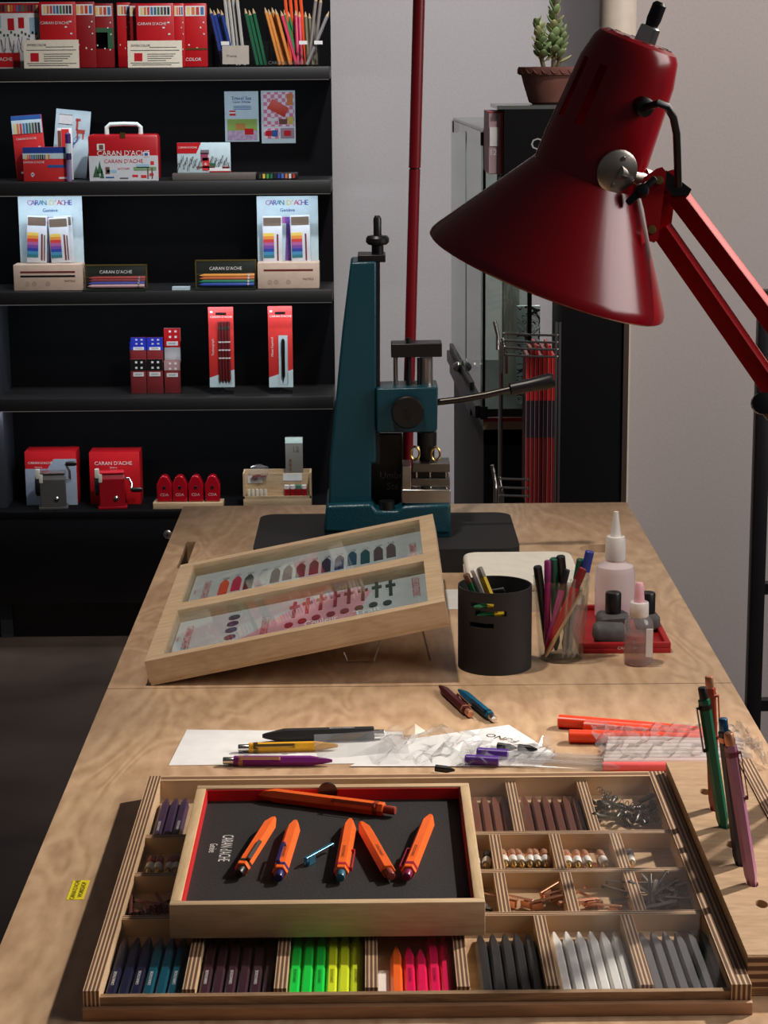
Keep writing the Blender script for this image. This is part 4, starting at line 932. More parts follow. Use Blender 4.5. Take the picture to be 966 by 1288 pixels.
mx = N('ShaderNodeMix'); mx.data_type = 'RGBA'; mx.inputs[6].default_value = lin((196, 206, 212)); mx.inputs[7].default_value = lin((16, 18, 22)); L_(gt_.outputs[0], mx.inputs[0])
L_(mx.outputs[2], b.inputs['Base Color']); DOODLE = m
tag(B().ab(VY(650, 450, 3.95).x, VY(679, 450, 3.95).x, 3.95, 3.965, zsr + .0072, VY(660, 385, 3.95).z).obj('patterned_box', DOODLE), 'white box printed with black squiggles inside the showcase', 'box')
# tall black stand with header
tb = thing('black_stand', 'tall black shop stand with thin silver brand lettering', 'stand', (0, 0, 0))
hz1, hz0 = VY(700, 137, 3.58).z, VY(700, 300, 3.58).z
hxl, hxr = VY(634, 180, 3.58).x, VY(790, 300, 3.58).x
B().ab(hxl, hxr, 3.58, 3.78, hz0, hz1).obj('header', mat('deep_black', (6, 6, 8), .75, spec=.2), tb)
B().ab(VY(706, 500, 3.58).x, VY(783, 500, 3.58).x, 3.58, 3.78, 0, hz0).obj('body', mat('deep_black', (6, 6, 8), .75, spec=.2), tb)
B().ab(VY(783, 500, 3.58).x, VY(789.5, 500, 3.58).x, 3.575, 3.78, 0, hz0).obj('side_trim', mat('bronze_trim', (70, 58, 50), .45), tb)
B().ab(hxl - .012, hxr, 3.582, 3.78, hz1, hz1 + .006).obj('top_glass', mat('grey_glass_top', (96, 100, 98), .15), tb)
p = VY(667, 182, 3.579); text("CARAN D'ACHE", .028, mat('silver_ink', (170, 170, 172), .4), tb, TR((p.x, p.y, p.z)) @ FRONT, align='LEFT')
lx0, lx1 = VY(615, 180, 3.6).x, VY(628, 180, 3.6).x
lf = thing('leaflet_box', 'red edged leaflet box with pale front beside the black stand', 'box', (0, 0, 0))
lz0, lz1 = VY(622, 219, 3.6).z, VY(622, 141, 3.6).z
B().ab(lx0, hxl - .0005, 3.60, 3.76, lz0, lz1).obj('body', RED, lf)
B().prism([(lx0, 3.5995), (lx1 + .002, 3.5995), (lx1 + .002, 3.598), (lx0, 3.598)], lz0 + .001, lz1 - .002).obj('front_print', mat('dusty_pink', (176, 150, 152), .6), lf)
p = VY(621, 172, 3.597); B().ab(p.x - .007, p.x + .009, 3.5965, 3.5980, p.z - .016, p.z + .016).obj('white_emblem', PAPER, lf)
text("12", .014, PAPER, lf, TR((VY(620, 192, 3.597).x, 3.5972, VY(620, 192, 3.597).z)) @ FRONT)
# wire display with red packs in front of the showcase
wr_ = thing('wire_rack', 'chrome wire rack of hooks in front of the showcase', 'rack', (0, 0, 0))
YW = 3.44
def wp(u, v, Y=YW): return VY(u, v, Y)
for i, v in enumerate((421, 430, 439, 448)):
    B().tube([wp(633, v - 2, YW + .05), wp(664, v, YW), wp(704, v + 1, YW - .02)], .0022, 6).obj('hook', CHROME, wr_)
for i, v in enumerate((602, 613, 623)):
    B().tube([wp(628, v, YW + .05), wp(664, v + 1, YW)], .0022, 6).obj('hook', CHROME, wr_)
for u, v0, v1 in ((622, 404, 440), (632, 425, 470), (619, 585, 632), (628, 600, 640)):
    a = wp(u, v0, YW + .05); c = wp(u + 4, v1, YW + .05); B().tube([a, (a + c) / 2 + Vector((.003, 0, 0)), c], .0035, 8).obj('end_bar', CHROME, wr_)
for u in (700, 704.5):
    a = wp(u, 405, YW - .02); B().tube([a, (a.x, a.y, .02)], .0022, 6).obj('upright_wire', CHROME, wr_)
B().ab(wp(630, 600).x, wp(706, 600).x, YW - .05, YW + .10, 0, .02).obj('rack_foot', BLACK, wr_)
B().tube([wp(630, 430, YW + .06), Vector((wp(630, 430, YW + .06).x, YW + .06, .02))], .004, 8).obj('upright_wire', CHROME, wr_)
pk_r, pk_n = mat('deep_red_pack', (128, 18, 24), .45), mat('navy_pack', (26, 28, 46), .45)
for i in range(7):
    u = 664.5 + i * 5.4; x = wp(u, 500).x
    z3, z2_, z1_, z0_ = wp(u, 448 - (i % 3) * 6).z, wp(u, 505).z, wp(u, 552).z, wp(u, 636).z
    t = thing('hanging_pack', 'red and navy hanging pack, %s from the left on the wire rack' % ORD[i], 'pack', (x, YW + .01, z0_), 'packs on the wire rack')
    B().ab(-.0026, .0026, 0, .09, 0, z1_ - z0_).obj('lower_card', pk_r, t); B().ab(-.0026, .0026, 0, .09, z1_ - z0_, z2_ - z0_).obj('middle_card', pk_n, t)
    B().ab(-.0026, .0026, 0, .09, z2_ - z0_, z3 - z0_).obj('upper_card', RED, t)
    B().ab(-.0031, -.0025, -.001, .0006, 0, z3 - z0_).obj('pale_edge', mat('pale_pink_edge', (196, 140, 130), .5), t)
# potted succulent on the stand
pc = VY(694, 120, 3.68); pz = hz1 + .0061
pt = thing('potted_succulent', 'green jade succulent in a terracotta pot on the black stand', 'plant', (pc.x, 3.68, pz))
TERRA = mat('terracotta', (118, 74, 64), .8, var=.15, scale=40, bump=.1)
ph = VY(694, 84, 3.68).z - pz
B().lathe([(.034, 0), (.040, .004), (.050, ph * .55), (.0535, ph * .78), (.058, ph * .79), (.060, ph - .004), (.059, ph), (.054, ph), (.050, ph - .012), (0, ph - .014)], 40).obj('pot', TERRA, pt)
for k in range(24):
    a = k * PI / 12; B().tube([(.0592 * math.cos(a + s * PI / 24), .0592 * math.sin(a + s * PI / 24), ph - .004 - .007 * (1 - s * s)) for s in (-1, -.5, 0, .5, 1)], .0012, 5).obj('scallop', TERRA, pt)
lf1, lf2 = mat('succulent_green', (140, 164, 112), .45, var=.25), mat('succulent_tip', (186, 190, 134), .45, var=.2)
def leaf_mesh(m_):
    b = B(); n = 6; rings = []
    for x, w, t_ in ((0, .1, .1), (.3, .75, .8), (.65, 1, .8), (.9, .6, .4), (1, .1, .1)):
        rings.append([b.b.verts.new((x * .026, .0085 * w * math.cos(k * 2 * PI / n), .003 * t_ * math.sin(k * 2 * PI / n) + .006 * x * x)) for k in range(n)])
    for a, c in zip(rings, rings[1:]):
        for k in range(n): b.b.faces.new((a[k], a[(k + 1) % n], c[(k + 1) % n], c[k]))
    b.b.faces.new(rings[0]); b.b.faces.new(rings[-1]); return b.mesh('leaf', m_, 80)
LF = [leaf_mesh(lf1), leaf_mesh(lf2)]
RR = random.Random(11)
for sx_, hh, n in ((.004, .125, 34), (-.024, .075, 22), (.016, .06, 14)):
    B().tube([(sx_ * .5, 0, ph - .012), (sx_, .002, ph + hh * .5), (sx_ * 1.1, 0, ph + hh)], .004, 8).obj('stem', mat('woody_stem', (96, 84, 58), .7), pt)
    for k in range(n):
        f = .12 + .88 * k / n; a = k * 2.4 + RR.uniform(-.3, .3)
        link('leaf', LF[k % 3 == 0], pt, TR((sx_ * (.5 + .6 * f), 0, ph + hh * f)) @ RZ(a) @ RY(-.35 - .5 * f + RR.uniform(-.2, .2)) @ Matrix.Scale(1.1 - .45 * f, 4))
B().box((.030, -.02, ph + .012), (.012, .002, .05), m=RY(.5)).obj('dry_leaf', mat('dry_leaf', (150, 120, 96), .8), pt)
# cream pipe at the wall corner
pp = VY(777.5, 20, 3.90)
tag(B().lathe([(.0345, 0), (.0345, 3.2)], 32, TR((pp.x, 3.905, 0))).obj('wall_pipe', mat('cream_paint', (226, 214, 196), .5)), 'thick cream pipe running up the grey wall', 'pipe')
# black rack post at the right edge
bp_ = thing('black_rack', 'black metal rack upright at the right edge of the picture', 'rack', (0, 3.2, 0))
x0_ = VY(949.5, 600, 3.2).x; zt_ = VY(955, 366, 3.2).z
BR_ = mat('black_steel', (16, 16, 20), .4)
B().ab(x0_, x0_ + .022, 0, .03, 0, zt_, bev=.001).obj('upright', BR_, bp_)
for v in (742, 889): z = VY(960, v, 3.2).z; B().ab(x0_ + .022, x0_ + .45, .004, .024, z - .009, z + .009).obj('crossbar', BR_, bp_)
B().ab(x0_ + .45, x0_ + .472, 0, .03, 0, zt_, bev=.001).obj('upright', BR_, bp_)

# ================================================================== goods on the shelves
def good(name, label, cat, u0, vt, u1, row, Y, depth, m_, group=None, lean=0, roll=0, bev=.001, vb=None, body='body'):
    """upright box: front face spans the given picture columns at distance Y, standing on its shelf"""
    zb = (ROWS[row][0] if row < 4 else BASE_Z) + .0004
    if vb is not None: zb = VY((u0 + u1) / 2, vb, Y).z
    vm = (vt + 90) if row == 0 else vt + 20
    x0, x1 = VY(u0, vm, Y).x, VY(u1, vm, Y).x; w = x1 - x0; h = VY((u0 + u1) / 2, vt, Y).z - zb
    t = thing(name, label, cat, TR(((x0 + x1) / 2, Y, zb)) @ RY(roll) @ RX(-lean), group)
    t['w'] = w; t['h'] = h; t.location.z += abs(math.sin(roll)) * w / 2
    B().ab(-w / 2, w / 2, 0, depth, 0, h, bev=bev).obj(body, m_, t)
    return t
def pr_(t, x0, z0, x1, z1, m_, name='printed_panel', y=-.0006, th=.0005):
    w, h = t['w'], t['h']; return B().ab((x0 - .5) * w, (x1 - .5) * w, y, y + th, z0 * h, z1 * h).obj(name, m_, t)
def tx(t, s, x, z, size, m_, sx=1): text(s, size, m_, t, TR(((x - .5) * t['w'], -.0013, z * t['h'])) @ FRONT, sx=sx)
LOGO = "CARAN D'ACHE"
GREYT = mat('grey_text', (90, 88, 86), .7); BLUEP = mat('sky_blue_print', (150, 186, 204), .6); DGREEN = mat('leaf_print', (44, 92, 60), .6)
ICE = mat('ice_blue_board', (188, 208, 214), .6); SKIN = mat('beige_board', (206, 180, 160), .7); BROWNB = mat('brown_print', (110, 70, 54), .7)
PCOL = [(222, 196, 120), (206, 120, 60), (190, 60, 50), (70, 110, 160), (50, 90, 120), (60, 110, 80), (90, 80, 70), (60, 50, 50), (30, 30, 34), (110, 100, 96)]
PM = [mat('lead_%d' % i, c, .6) for i, c in enumerate(PCOL)]
def leads(t, x0, x1, z0, z1, n):
    for i in range(n):
        a = x0 + (x1 - x0) * i / n; bw = (x1 - x0) / n
        pr_(t, a + bw * .15, z0, a + bw * .85, z1, PM[i % 10], 'pencil_print', y=-.0010)
def tin(label, u0, vt, u1, Y, m_=RED, g='pencil tins on the top shelf', full=True, cover=PAPER):
    t = good('pencil_tin', label, 'tin', u0, vt, u1, 0, Y, .014, m_, g, bev=.003)
    pr_(t, .08, .80, .92, .96, cover, 'tin_window'); leads(t, .12, .9, .82, .94, 9 if full else 4)
    for x, z in ((.85, .7), (.72, .62), (.86, .52), (.2, .35), (.55, .3), (.8, .28)):
        pr_(t, x - .03, z - .012, x + .03, z + .012, PAPER, 'cross_print', y=-.0011)
    if full: tx(t, LOGO, .42, .68, .0095, PAPER)
    return t
g = good('colouring_set', 'boxed colouring set with a line drawing, left end of top shelf', 'box', -24, 3, 57, 0, SF + .07, .03, PAPER, bev=.001)
pr_(g, 0, .84, 1, .99, RED); leads(g, .02, .98, .86, .96, 22); pr_(g, 0, .02, .62, .24, RED); tx(g, LOGO, .22, .14, .012, PAPER)
for i, (x, z, s, m_) in enumerate(((.5, .68, .10, RED), (.66, .70, .09, RED), (.86, .66, .14, BLUEP), (.3, .72, .1, BLUEP))): pr_(g, x - s / 2, z - s, x + s / 2, z + s * .8, m_, 'drawing_print')
for i in range(16): pr_(g, .1 + i * .055, .50 + .03 * math.sin(i * 2), .13 + i * .055, .54 + .03 * math.sin(i * 2), DGREEN, 'garland_print')
for i in range(9): B().tube([(-.06 + i * .02 + .006 * math.cos(k), -.0008, g['h'] * .35 + .02 * math.sin(k * 1.7 + i)) for k in range(7)], .0006, 4).obj('line_print', GREYT, g)
tin('red pencil tin with picture label, left group front', 52, 2, 98, SF + .045)
tin('dark red pencil tin behind the left front tin', 95, 2, 122, SF + .065, mat('dull_red', (140, 18, 24), .45), full=False)
tn = tin('red and green colouring tin, right end of left group', 119, 4, 145, SF + .085, mat('dull_red', (140, 18, 24), .45), full=False); pr_(tn, .02, .3, .98, .62, DGREEN); pr_(tn, .02, .30, .7, .55, PAPER)
tin('red pencil tin with white corner, left end of right group', 149, 3, 167, SF + .085, full=False)
tin('red pencil tin second in the right group', 165, 4, 178, SF + .065, mat('dull_red', (140, 18, 24), .45), full=False)
tin('large red pencil tin at the front of the right group', 173, 4, 221, SF + .045)
tin('red pencil tin peeping out behind the large one', 219, 4, 234, SF + .065, full=False)
tn = tin('red watercolour pencil tin with gold band, right of right group', 233, 4, 262, SF + .085, full=False); pr_(tn, .02, .27, .98, .30, BRASS, y=-.0012); tx(tn, "ICOLOR", .35, .12, .011, PAPER)
def infocard(label, u0, vt, u1, vb):
    t = good('info_card', label, 'card', u0, vt, u1, 0, SF + .018, .0014, mat('ivory_card', (226, 216, 196), .8), 'info cards on the top shelf', lean=.05, bev=0)
    pr_(t, .12, .24, .27, .54, RED, 'red_square'); tx(t, "SWISSCOLOR", .24, .82, .0075, GREYT)
    for k, (x0, x1, z) in enumerate(((.4, .9, .75), (.36, .88, .50), (.36, .84, .42), (.36, .80, .34), (.36, .7, .26), (.08, .8, .10), (.05, .95, .64), (.05, .95, .17))): pr_(t, x0, z - .012, x1, z + .012, GREYT, 'text_line')
    return t
infocard('ivory information card leaning on the left tins', 33, 50, 102, 83); infocard('ivory information card leaning on the right tins', 163, 51, 231, 83)
# acrylic holder with loose pencils
bx = good('acrylic_bin', 'clear acrylic bin full of loose coloured pencils', 'bin', 275, 51, 403, 0, SF + .03, .0016, CLEAR, bev=0, body='front_sheet')
w_, h_ = bx['w'], bx['h']
for a in ((-w_ / 2, w_ / 2, .08, .0816), (-w_ / 2, -w_ / 2 + .0016, 0, .08), (w_ / 2 - .0016, w_ / 2, 0, .08)): B().ab(*a, 0, h_).obj('sheet', CLEAR, bx)
for x in (-.09, 0, .08): B().ab(x * w_ * 4 - .0008, x * w_ * 4 + .0008, .002, .08, 0, h_ * .9).obj('divider', CLEAR, bx)
pr_(bx, .05, .1, .31, .82, mat('grey_beige_card', (176, 164, 152), .8), 'insert_card'); tx(bx, "Prisma", .14, .42, .009, GREYT); tx(bx, LOGO, .66, .14, .011, GREYT)
for x in (.04, .80, .95): pr_(bx, x, .84, x + .08, .98, PAPER, 'price_tag')
def pencils(base, topu, topv, u_b, v_b, n, du, col, what, dY=.03, r=.0042, tip=True, du2=None):
    m1 = mat(what.replace(' ', '_') + '_paint', col, .4)
    for i in range(n):
        Yp = SF + dY + .008 * (i % 3)
        a = VY(u_b + (du2 if du2 is not None else du) * i, v_b, Yp); a.z = ROWS[0][0] + .004
        b_ = VY(topu + du * i, topv + (i % 2) * 2, Yp + .02)
        d = b_ - a; L = d.length
        t = thing('coloured_pencil', '%s pencil in the acrylic bin%s' % (what, ', %s from the left' % ORD[i] if n > 1 else ''), 'pencil', TR(a) @ d.to_track_quat('Z', 'Y').to_matrix().to_4x4(), what + ' pencils')
        B().lathe([(r, 0), (r, L - .014)], 6).obj('shaft', m1, t)
        B().lathe([(r, L - .014), (r * .35, L - .004), (0, L)] if tip else [(r * 1.05, L - .014), (r * .9, L)], 8).obj('point', mat('cut_cedar', (190, 160, 120), .7) if tip else STEEL, t)
pencils(0, 264, 10, 281, 83, 4, 4.6, (28, 56, 128), 'blue', .05)
pencils(0, 282, -8, 292, 83, 4, 5.2, (178, 174, 168), 'pale grey', .075)
pencils(0, 308, 10, 324, 83, 3, 5.0, (20, 92, 58), 'dark green', .045)
pencils(0, 333, 9, 352, 83, 4, 4.4, (206, 128, 52), 'ochre', .04)
pencils(0, 353, 13, 373, 83, 1, 5, (204, 40, 84), 'pink', .035)
pencils(0, 357, 12, 376, 83, 2, 5, (24, 120, 60), 'grass green', .066)
pencils(0, 372, 12, 375, 83, 2, 4.5, (196, 36, 84), 'crimson', .055)
pencils(0, 358, -10, 366, 83, 4, 6.5, (226, 84, 40), 'orange', .07, tip=False)
pencils(0, 384, 14, 388, 83, 3, 5, (98, 92, 62), 'olive', .06)
pencils(0, 398, -6, 388, 83, 2, 6, (120, 112, 108), 'grey', .065)
pencils(0, 414, 14, 386, 83, 1, 5, (132, 128, 128), 'silver grey', .032)

# ---- second shelf
BLUE = mat('blue_print', (36, 84, 150), .5); BLUED = mat('deep_blue_print', (28, 60, 140), .5); REDP = mat('bright_red_print', (206, 44, 46), .5)
g = good('fibre_pen_pack', 'red pack of fibre pens with blue top, leaning left', 'pack', 19, 146, 57, 1, SF + .06, .012, REDP, roll=-.06)
pr_(g, 0, .93, 1, 1, BLUE); pr_(g, 0, .72, 1, .93, ICE); leads(g, .05, .95, .72, .88, 9); tx(g, LOGO, .44, .64, .0068, PAPER)
for x, z in ((.85, .5), (.3, .4), (.75, .25), (.2, .12)): pr_(g, x - .04, z - .015, x + .04, z + .015, PAPER, 'cross_print')
g = good('drawing_card', 'pale blue card with a red reindeer drawing, leaning right', 'card', 62, 140, 106, 1, SF + .12, .003, ICE, roll=.10, lean=.1)
pr_(g, .10, .78, .48, .92, PAPER, 'frame_print'); pr_(g, .10, .775, .48, .785, GREYT, 'line_print'); pr_(g, .10, .915, .48, .925, GREYT, 'line_print')
for a in ((.62, .66, .86, .72), (.60, .70, .66, .86), (.80, .58, .84, .68), (.64, .58, .68, .68), (.58, .84, .72, .88)): pr_(g, *a, mat('reindeer_red', (190, 70, 60), .6), 'reindeer_print')
for i in range(12): B().tube([(-.03 + .004 * i + .006 * math.cos(k * 1.3 + i), -.0008, g['h'] * (.15 + .04 * i) + .008 * math.sin(k * 2 + i)) for k in range(6)], .0005, 4).obj('line_print', BLUE, g)
g = good('fibre_pen_box', 'wide red fibre pen box with deep blue top', 'box', 29, 185, 86, 1, SF + .03, .014, REDP)
pr_(g, 0, .82, 1, 1, BLUED); pr_(g, 0, .66, 1, .82, ICE); leads(g, .04, .6, .64, .78, 12); pr_(g, .54, .40, .95, .48, BLUE, 'pen_print'); pr_(g, .16, .18, .24, .22, PAPER, 'cross_print'); pr_(g, .18, .14, .22, .26, PAPER, 'cross_print'); tx(g, LOGO, .24, .56, .007, PAPER); pr_(g, .78, .07, .97, .12, PAPER, 'text_line')
g = good('pen_sleeve', 'narrow red and white sleeve behind the fountain pen', 'pack', 72, 161, 91, 1, SF + .085, .006, PAPER); pr_(g, .3, .3, .8, .98, REDP); pr_(g, .05, .1, .28, .95, BROWNB)
p = VY(87.5, 226, SF + .02)
t = thing('fountain_pen', 'purple and clear fountain pen standing in front of the drawing card', 'pen', (p.x, SF + .02, ROWS[1][0] + .0004))
h_ = VY(87.5, 167, SF + .02).z - ROWS[1][0]
B().lathe([(.006, 0), (.0062, .004), (.0062, h_ * .45)], 16).obj('clear_barrel', glass('violet_clear', (200, 196, 226), .05, 1.45, 1, .3, (190, 180, 215)), t)
B().lathe([(.0068, h_ * .45), (.0068, h_ * .58)], 16).obj('grip', mat('violet_dark', (44, 30, 80), .35), t); B().lathe([(.0066, h_ * .58), (.0066, h_ * .78)], 16).obj('window', ICE, t)
B().lathe([(.0068, h_ * .78), (.0066, h_ * .97), (.003, h_)], 16).obj('cap', mat('violet_cap_dark', (70, 40, 110), .35), t)
# red tin suitcase
g = good('suitcase_tin', 'red toy suitcase tin with white handle and drawn village sleeve', 'tin', 110.5, 169, 199.5, 1, SF + .03, .05, mat('red_tin', (170, 20, 28), .35), bev=.008)
pr_(g, .012, .0, .988, .54, mat('pale_sleeve', (200, 202, 206), .7), 'sleeve', y=-.0012, th=.0011)
tx(g, LOGO, .50, .59, .0175, PAPER); 
text(LOGO, .013, RED, g, TR((0, -.0018, g['h'] * .42)) @ FRONT); text("SKETCHER", .006, RED, g, TR((0, -.0018, g['h'] * .26)) @ FRONT)
def prs(x0, z0, x1, z1, m_, n): return pr_(g, x0, z0, x1, z1, m_, n, y=-.0017, th=.0005)
for i, (x, z, w, h) in enumerate(((.06, .08, .10, .26), (.12, .16, .08, .28), (.16, .06, .06, .22))): B().prism([((x - .5) * g['w'], z * g['h']), ((x + w - .5) * g['w'], z * g['h']), ((x + w / 2 - .5) * g['w'], (z + h) * g['h'])], .0012, .0018, RX(PI / 2)).obj('fir_print', DGREEN, g)
for a, m_ in (((.24, .15, .30, .3), BROWNB), ((.24, .06, .36, .09), BLUE), ((.64, .22, .96, .30), mat('meadow_print', (120, 150, 110), .7)), ((.68, .28, .86, .36), BLUEP), ((.62, .08, .70, .13), REDP), ((.74, .06, .82, .12), REDP), ((.86, .10, .92, .16), REDP), ((.88, .34, .93, .42), REDP), ((.26, .18, .4, .24), BLUEP), ((.44, .04, .56, .07), GREYT)): prs(*a, m_, 'village_print')
for x in (.84, .90): B().box(((x - .5) * g['w'], -.0016, g['h'] * .16), (.003, .0006, .026), m=TR((0, 0, 0)) @ Matrix.Rotation(-.0, 4, 'Y')).obj('pencil_print', BROWNB, g)
pr_(g, .13, .66, .24, .80, PAPER, 'skate_sticker'); pr_(g, .16, .68, .22, .78, BROWNB, 'skate_print', y=-.0013); pr_(g, .78, .52, .87, .62, PAPER, 'flower_sticker', y=-.0022); pr_(g, .80, .54, .85, .60, BLUE, 'flower_print', y=-.0027)
hw = g['w'] * .24; hz = g['h']; zt = VY(155, 156, SF + .05).z - (ROWS[1][0] + .0004)
B().tube([(-hw, .025, hz - .004), (-hw, .025, zt - .008), (-hw * .8, .025, zt - .001), (0, .025, zt), (hw * .8, .025, zt - .001), (hw, .025, zt - .008), (hw, .025, hz - .004)], .0055, 10).obj('handle', mat('pale_mint_plastic', (206, 220, 214), .5), g)
B().ab(-.006, .006, -.002, .004, hz - .008, hz + .004).obj('latch', BRASS, g)
# postcards fixed to the back panel
def pcard(label, u0, v0, u1, v1):
    Y = SB - .0016; a, b_ = VY(u0, v0, Y), VY(u1, v1, Y)
    t = thing('postcard', label, 'postcard', ((a.x + b_.x) / 2, Y, b_.z), 'postcards on the back panel'); t['w'] = b_.x - a.x; t['h'] = a.z - b_.z
    B().ab(-t['w'] / 2, t['w'] / 2, 0, .0012, 0, t['h']).obj('card', ICE, t); return t
t = pcard('pale blue postcard with script title and picnic picture', 282, 115, 326, 178)
pr_(t, .07, .03, .95, .45, mat('lawn_print', (140, 168, 80), .7)); pr_(t, .07, .03, .95, .22, mat('lilac_check', (176, 152, 180), .7, var=.3, scale=120), y=-.0008); pr_(t, .32, .24, .6, .36, mat('basket_print', (180, 120, 60), .7), y=-.0010); pr_(t, .58, .14, .84, .26, RED, y=-.0011); pr_(t, .14, .52, .32, .62, RED); pr_(t, .14, .56, .32, .59, PAPER, y=-.0010)
tx(t, "Travel Set", .5, .86, .012, BLUED); tx(t, "Caran d'Ache", .5, .79, .008, BLUED)
for k in range(3): pr_(t, .26, .70 - .03 * k, .78, .712 - .03 * k, BLUE, 'text_line')
t = pcard('pale postcard with a red pouch on a checked cloth', 328, 114, 372, 180)
m, nt, b = newmat('gingham_print'); N = nt.nodes.new; tc = N('ShaderNodeTexCoord'); ck = N('ShaderNodeTexChecker'); ck.inputs['Scale'].default_value = 110
nt.links.new(tc.outputs['Object'], ck.inputs['Vector']); ck.inputs['Color1'].default_value = lin((206, 120, 150)); ck.inputs['Color2'].default_value = lin((226, 210, 218)); nt.links.new(ck.outputs['Color'], b.inputs['Base Color'])
pr_(t, .06, .32, .96, .97, m); pr_(t, .07, .09, .52, .29, m); pr_(t, .56, .09, .96, .29, mat('mauve_print', (150, 120, 140), .7))
w_, h_ = t['w'], t['h']
B().box((0, -.0011, h_ * .67), (w_ * .56, .0008, h_ * .2), m=TR((0, 0, h_ * .67)) @ Matrix.Rotation(.5, 4, 'Y') @ TR((0, 0, -h_ * .67)), bev=.0003).obj('pouch_print', mat('coral_red', (206, 50, 60), .6), t)
pr_(t, .76, .72, .93, .94, mat('orange_print', (206, 120, 60), .7), y=-.0010); pr_(t, .78, .36, .94, .5, mat('yellow_print', (214, 190, 80), .7), y=-.0010); pr_(t, .52, .36, .76, .46, BROWNB, y=-.0011); pr_(t, .2, .42, .45, .48, PAPER, y=-.0010)
pr_(t, .12, .14, .3, .24, RED, y=-.0011); pr_(t, .3, .13, .48, .25, BLUE, y=-.0011); pr_(t, .66, .14, .86, .24, RED, y=-.0011)
# plinth, colouring card and paint box
g = good('grey_plinth', 'long low grey display bar under the colouring card', 'display bar', 217, 218, 322, 1, SF + .03, .05, mat('taupe_board', (92, 84, 78), .6)); pz_ = g.location.z + g['h']
g = good('colouring_card', 'white colouring card with red corner and figure drawing', 'card', 223, 179.5, 290, 1, SF + .05, .004, ICE, vb=217.5); g.location.z = pz_ + .0004
B().prism([(-g['w'] / 2, g['h'] * .65), (-g['w'] / 2 + g['w'] * .36, g['h'] * .65), (-g['w'] / 2 + g['w'] * .45, g['h']), (-g['w'] / 2, g['h'])], .0001, .0008, RX(PI / 2)).obj('red_corner', RED, g)
tx(g, LOGO, .20, .84, .0062, PAPER)
for i in range(26): B().tube([(-g['w'] * .48 + g['w'] * .037 * i + .004 * math.cos(k * 1.7 + i), -.0007, g['h'] * (.2 + .3 * ((i * 7) % 5) / 5) + .011 * math.sin(k * 2.1 + i)) for k in range(6)], .0005, 4).obj('line_print', GREYT, g)
for a, m_ in (((.47, .08, .60, .50), REDP), ((.44, .40, .58, .66), mat('mauve_red', (150, 60, 90), .6)), ((.36, .16, .70, .22), BROWNB), ((.60, .22, .72, .32), DGREEN), ((.44, .62, .60, .76), mat('grey_feather', (120, 110, 112), .7)), ((.58, .06, .98, .18), PAPER), ((.84, .14, .98, .20), RED), ((.60, .02, 1, .05), RED)): pr_(g, *a, m_, 'figure_print', y=-.0012)
for a in ((.50, .28, .56, .30), (.52, .25, .54, .33)): pr_(g, *a, PAPER, 'cross_print', y=-.0016)
g = good('paint_box', 'small black paint box with a row of coloured pans', 'paint box', 323, 217, 375, 1, SF + .03, .03, BLACK)
for i, c in enumerate(((54, 52, 40), (216, 186, 80), (70, 150, 70), (30, 110, 76), (24, 30, 40), (40, 60, 150), (70, 110, 180), (200, 110, 70), (206, 200, 196), (170, 50, 44))): pr_(g, .06 + i * .09, .18, .12 + i * .09, .82, mat('pan_%d' % i, c, .5), 'paint_pan', y=-.0022, th=.0022)

# ---- third shelf
RB = [(226, 196, 90), (220, 140, 60), (196, 60, 56), (170, 90, 150), (110, 70, 150), (40, 60, 150), (60, 130, 170), (40, 110, 120), (30, 80, 76)]
RBM = [mat('rainbow_%d' % i, c, .6) for i, c in enumerate(RB)]
def counter_display(label, u0, u1, ub0, ub1, tins):
    t = good('counter_display', label, 'display stand', u0, 246.5, u1, 2, SF + .09, .003, ICE, 'counter displays', body='backboard')
    w, h = t['w'], t['h']
    for i in range(9): pr_(t, .15 + i * .077, .70, .15 + (i + 1) * .077, .77, RBM[i], 'rainbow_band')
    B().prism([(-w * .05, h * .28), (w * .08, h * .28), (w * .03, h * .7), (-w * .02, h * .7)], .0002, .0009, RX(PI / 2)).obj('violet_beam', RBM[4], t)
    for i, s in enumerate("CARAN D'ACHE"):
        if s != ' ': text(s, .0175, RBM[(i + 3) % 9], t, TR(((-.32 + i * .058) * w, -.0013, h * .925)) @ FRONT)
    tx(t, "Genève", .5, .845, .012, BLUE)
    zb = 333; a, c = VY(ub0, 345, SF + .03), VY(ub1, 345, SF + .03); hb_ = VY(60, zb, SF + .03).z - (ROWS[2][0] + .0004)
    bx_ = B().ab(a.x - t.location.x, c.x - t.location.x, -.06, -.0012, 0, hb_, bev=.001).obj('base_box', SKIN, t)
    wx_ = c.x - a.x; mxx = (a.x + c.x) / 2 - t.location.x
    for z, m_ in ((.68, mat('dark_red_pencil', (110, 36, 34), .6)), (.52, BLACK))[:tins]: B().ab(mxx - wx_ * .4, mxx + wx_ * .4, -.0608, -.06, hb_ * z, hb_ * (z + .07)).obj('pencil_print', m_, bx_)
    for x in (-.3, -.2, .0): B().lathe([(.006, 0), (.006, .0006)], 16, TR((mxx + wx_ * x, -.06, hb_ * .26)) @ RX(PI / 2)).obj('seal_print', mat('taupe_print', (170, 146, 130), .7), bx_)
    text("PASTELS", .007, BROWNB, bx_, TR((mxx + wx_ * .32, -.0606, hb_ * .36)) @ FRONT)
    return t
td1 = counter_display('pale counter display with rainbow tins, left end of third shelf', 23, 103.5, 17, 103, 2)
td2 = counter_display('pale counter display with rainbow tins, right end of third shelf', 323, 400, 324, 401.5, 1)
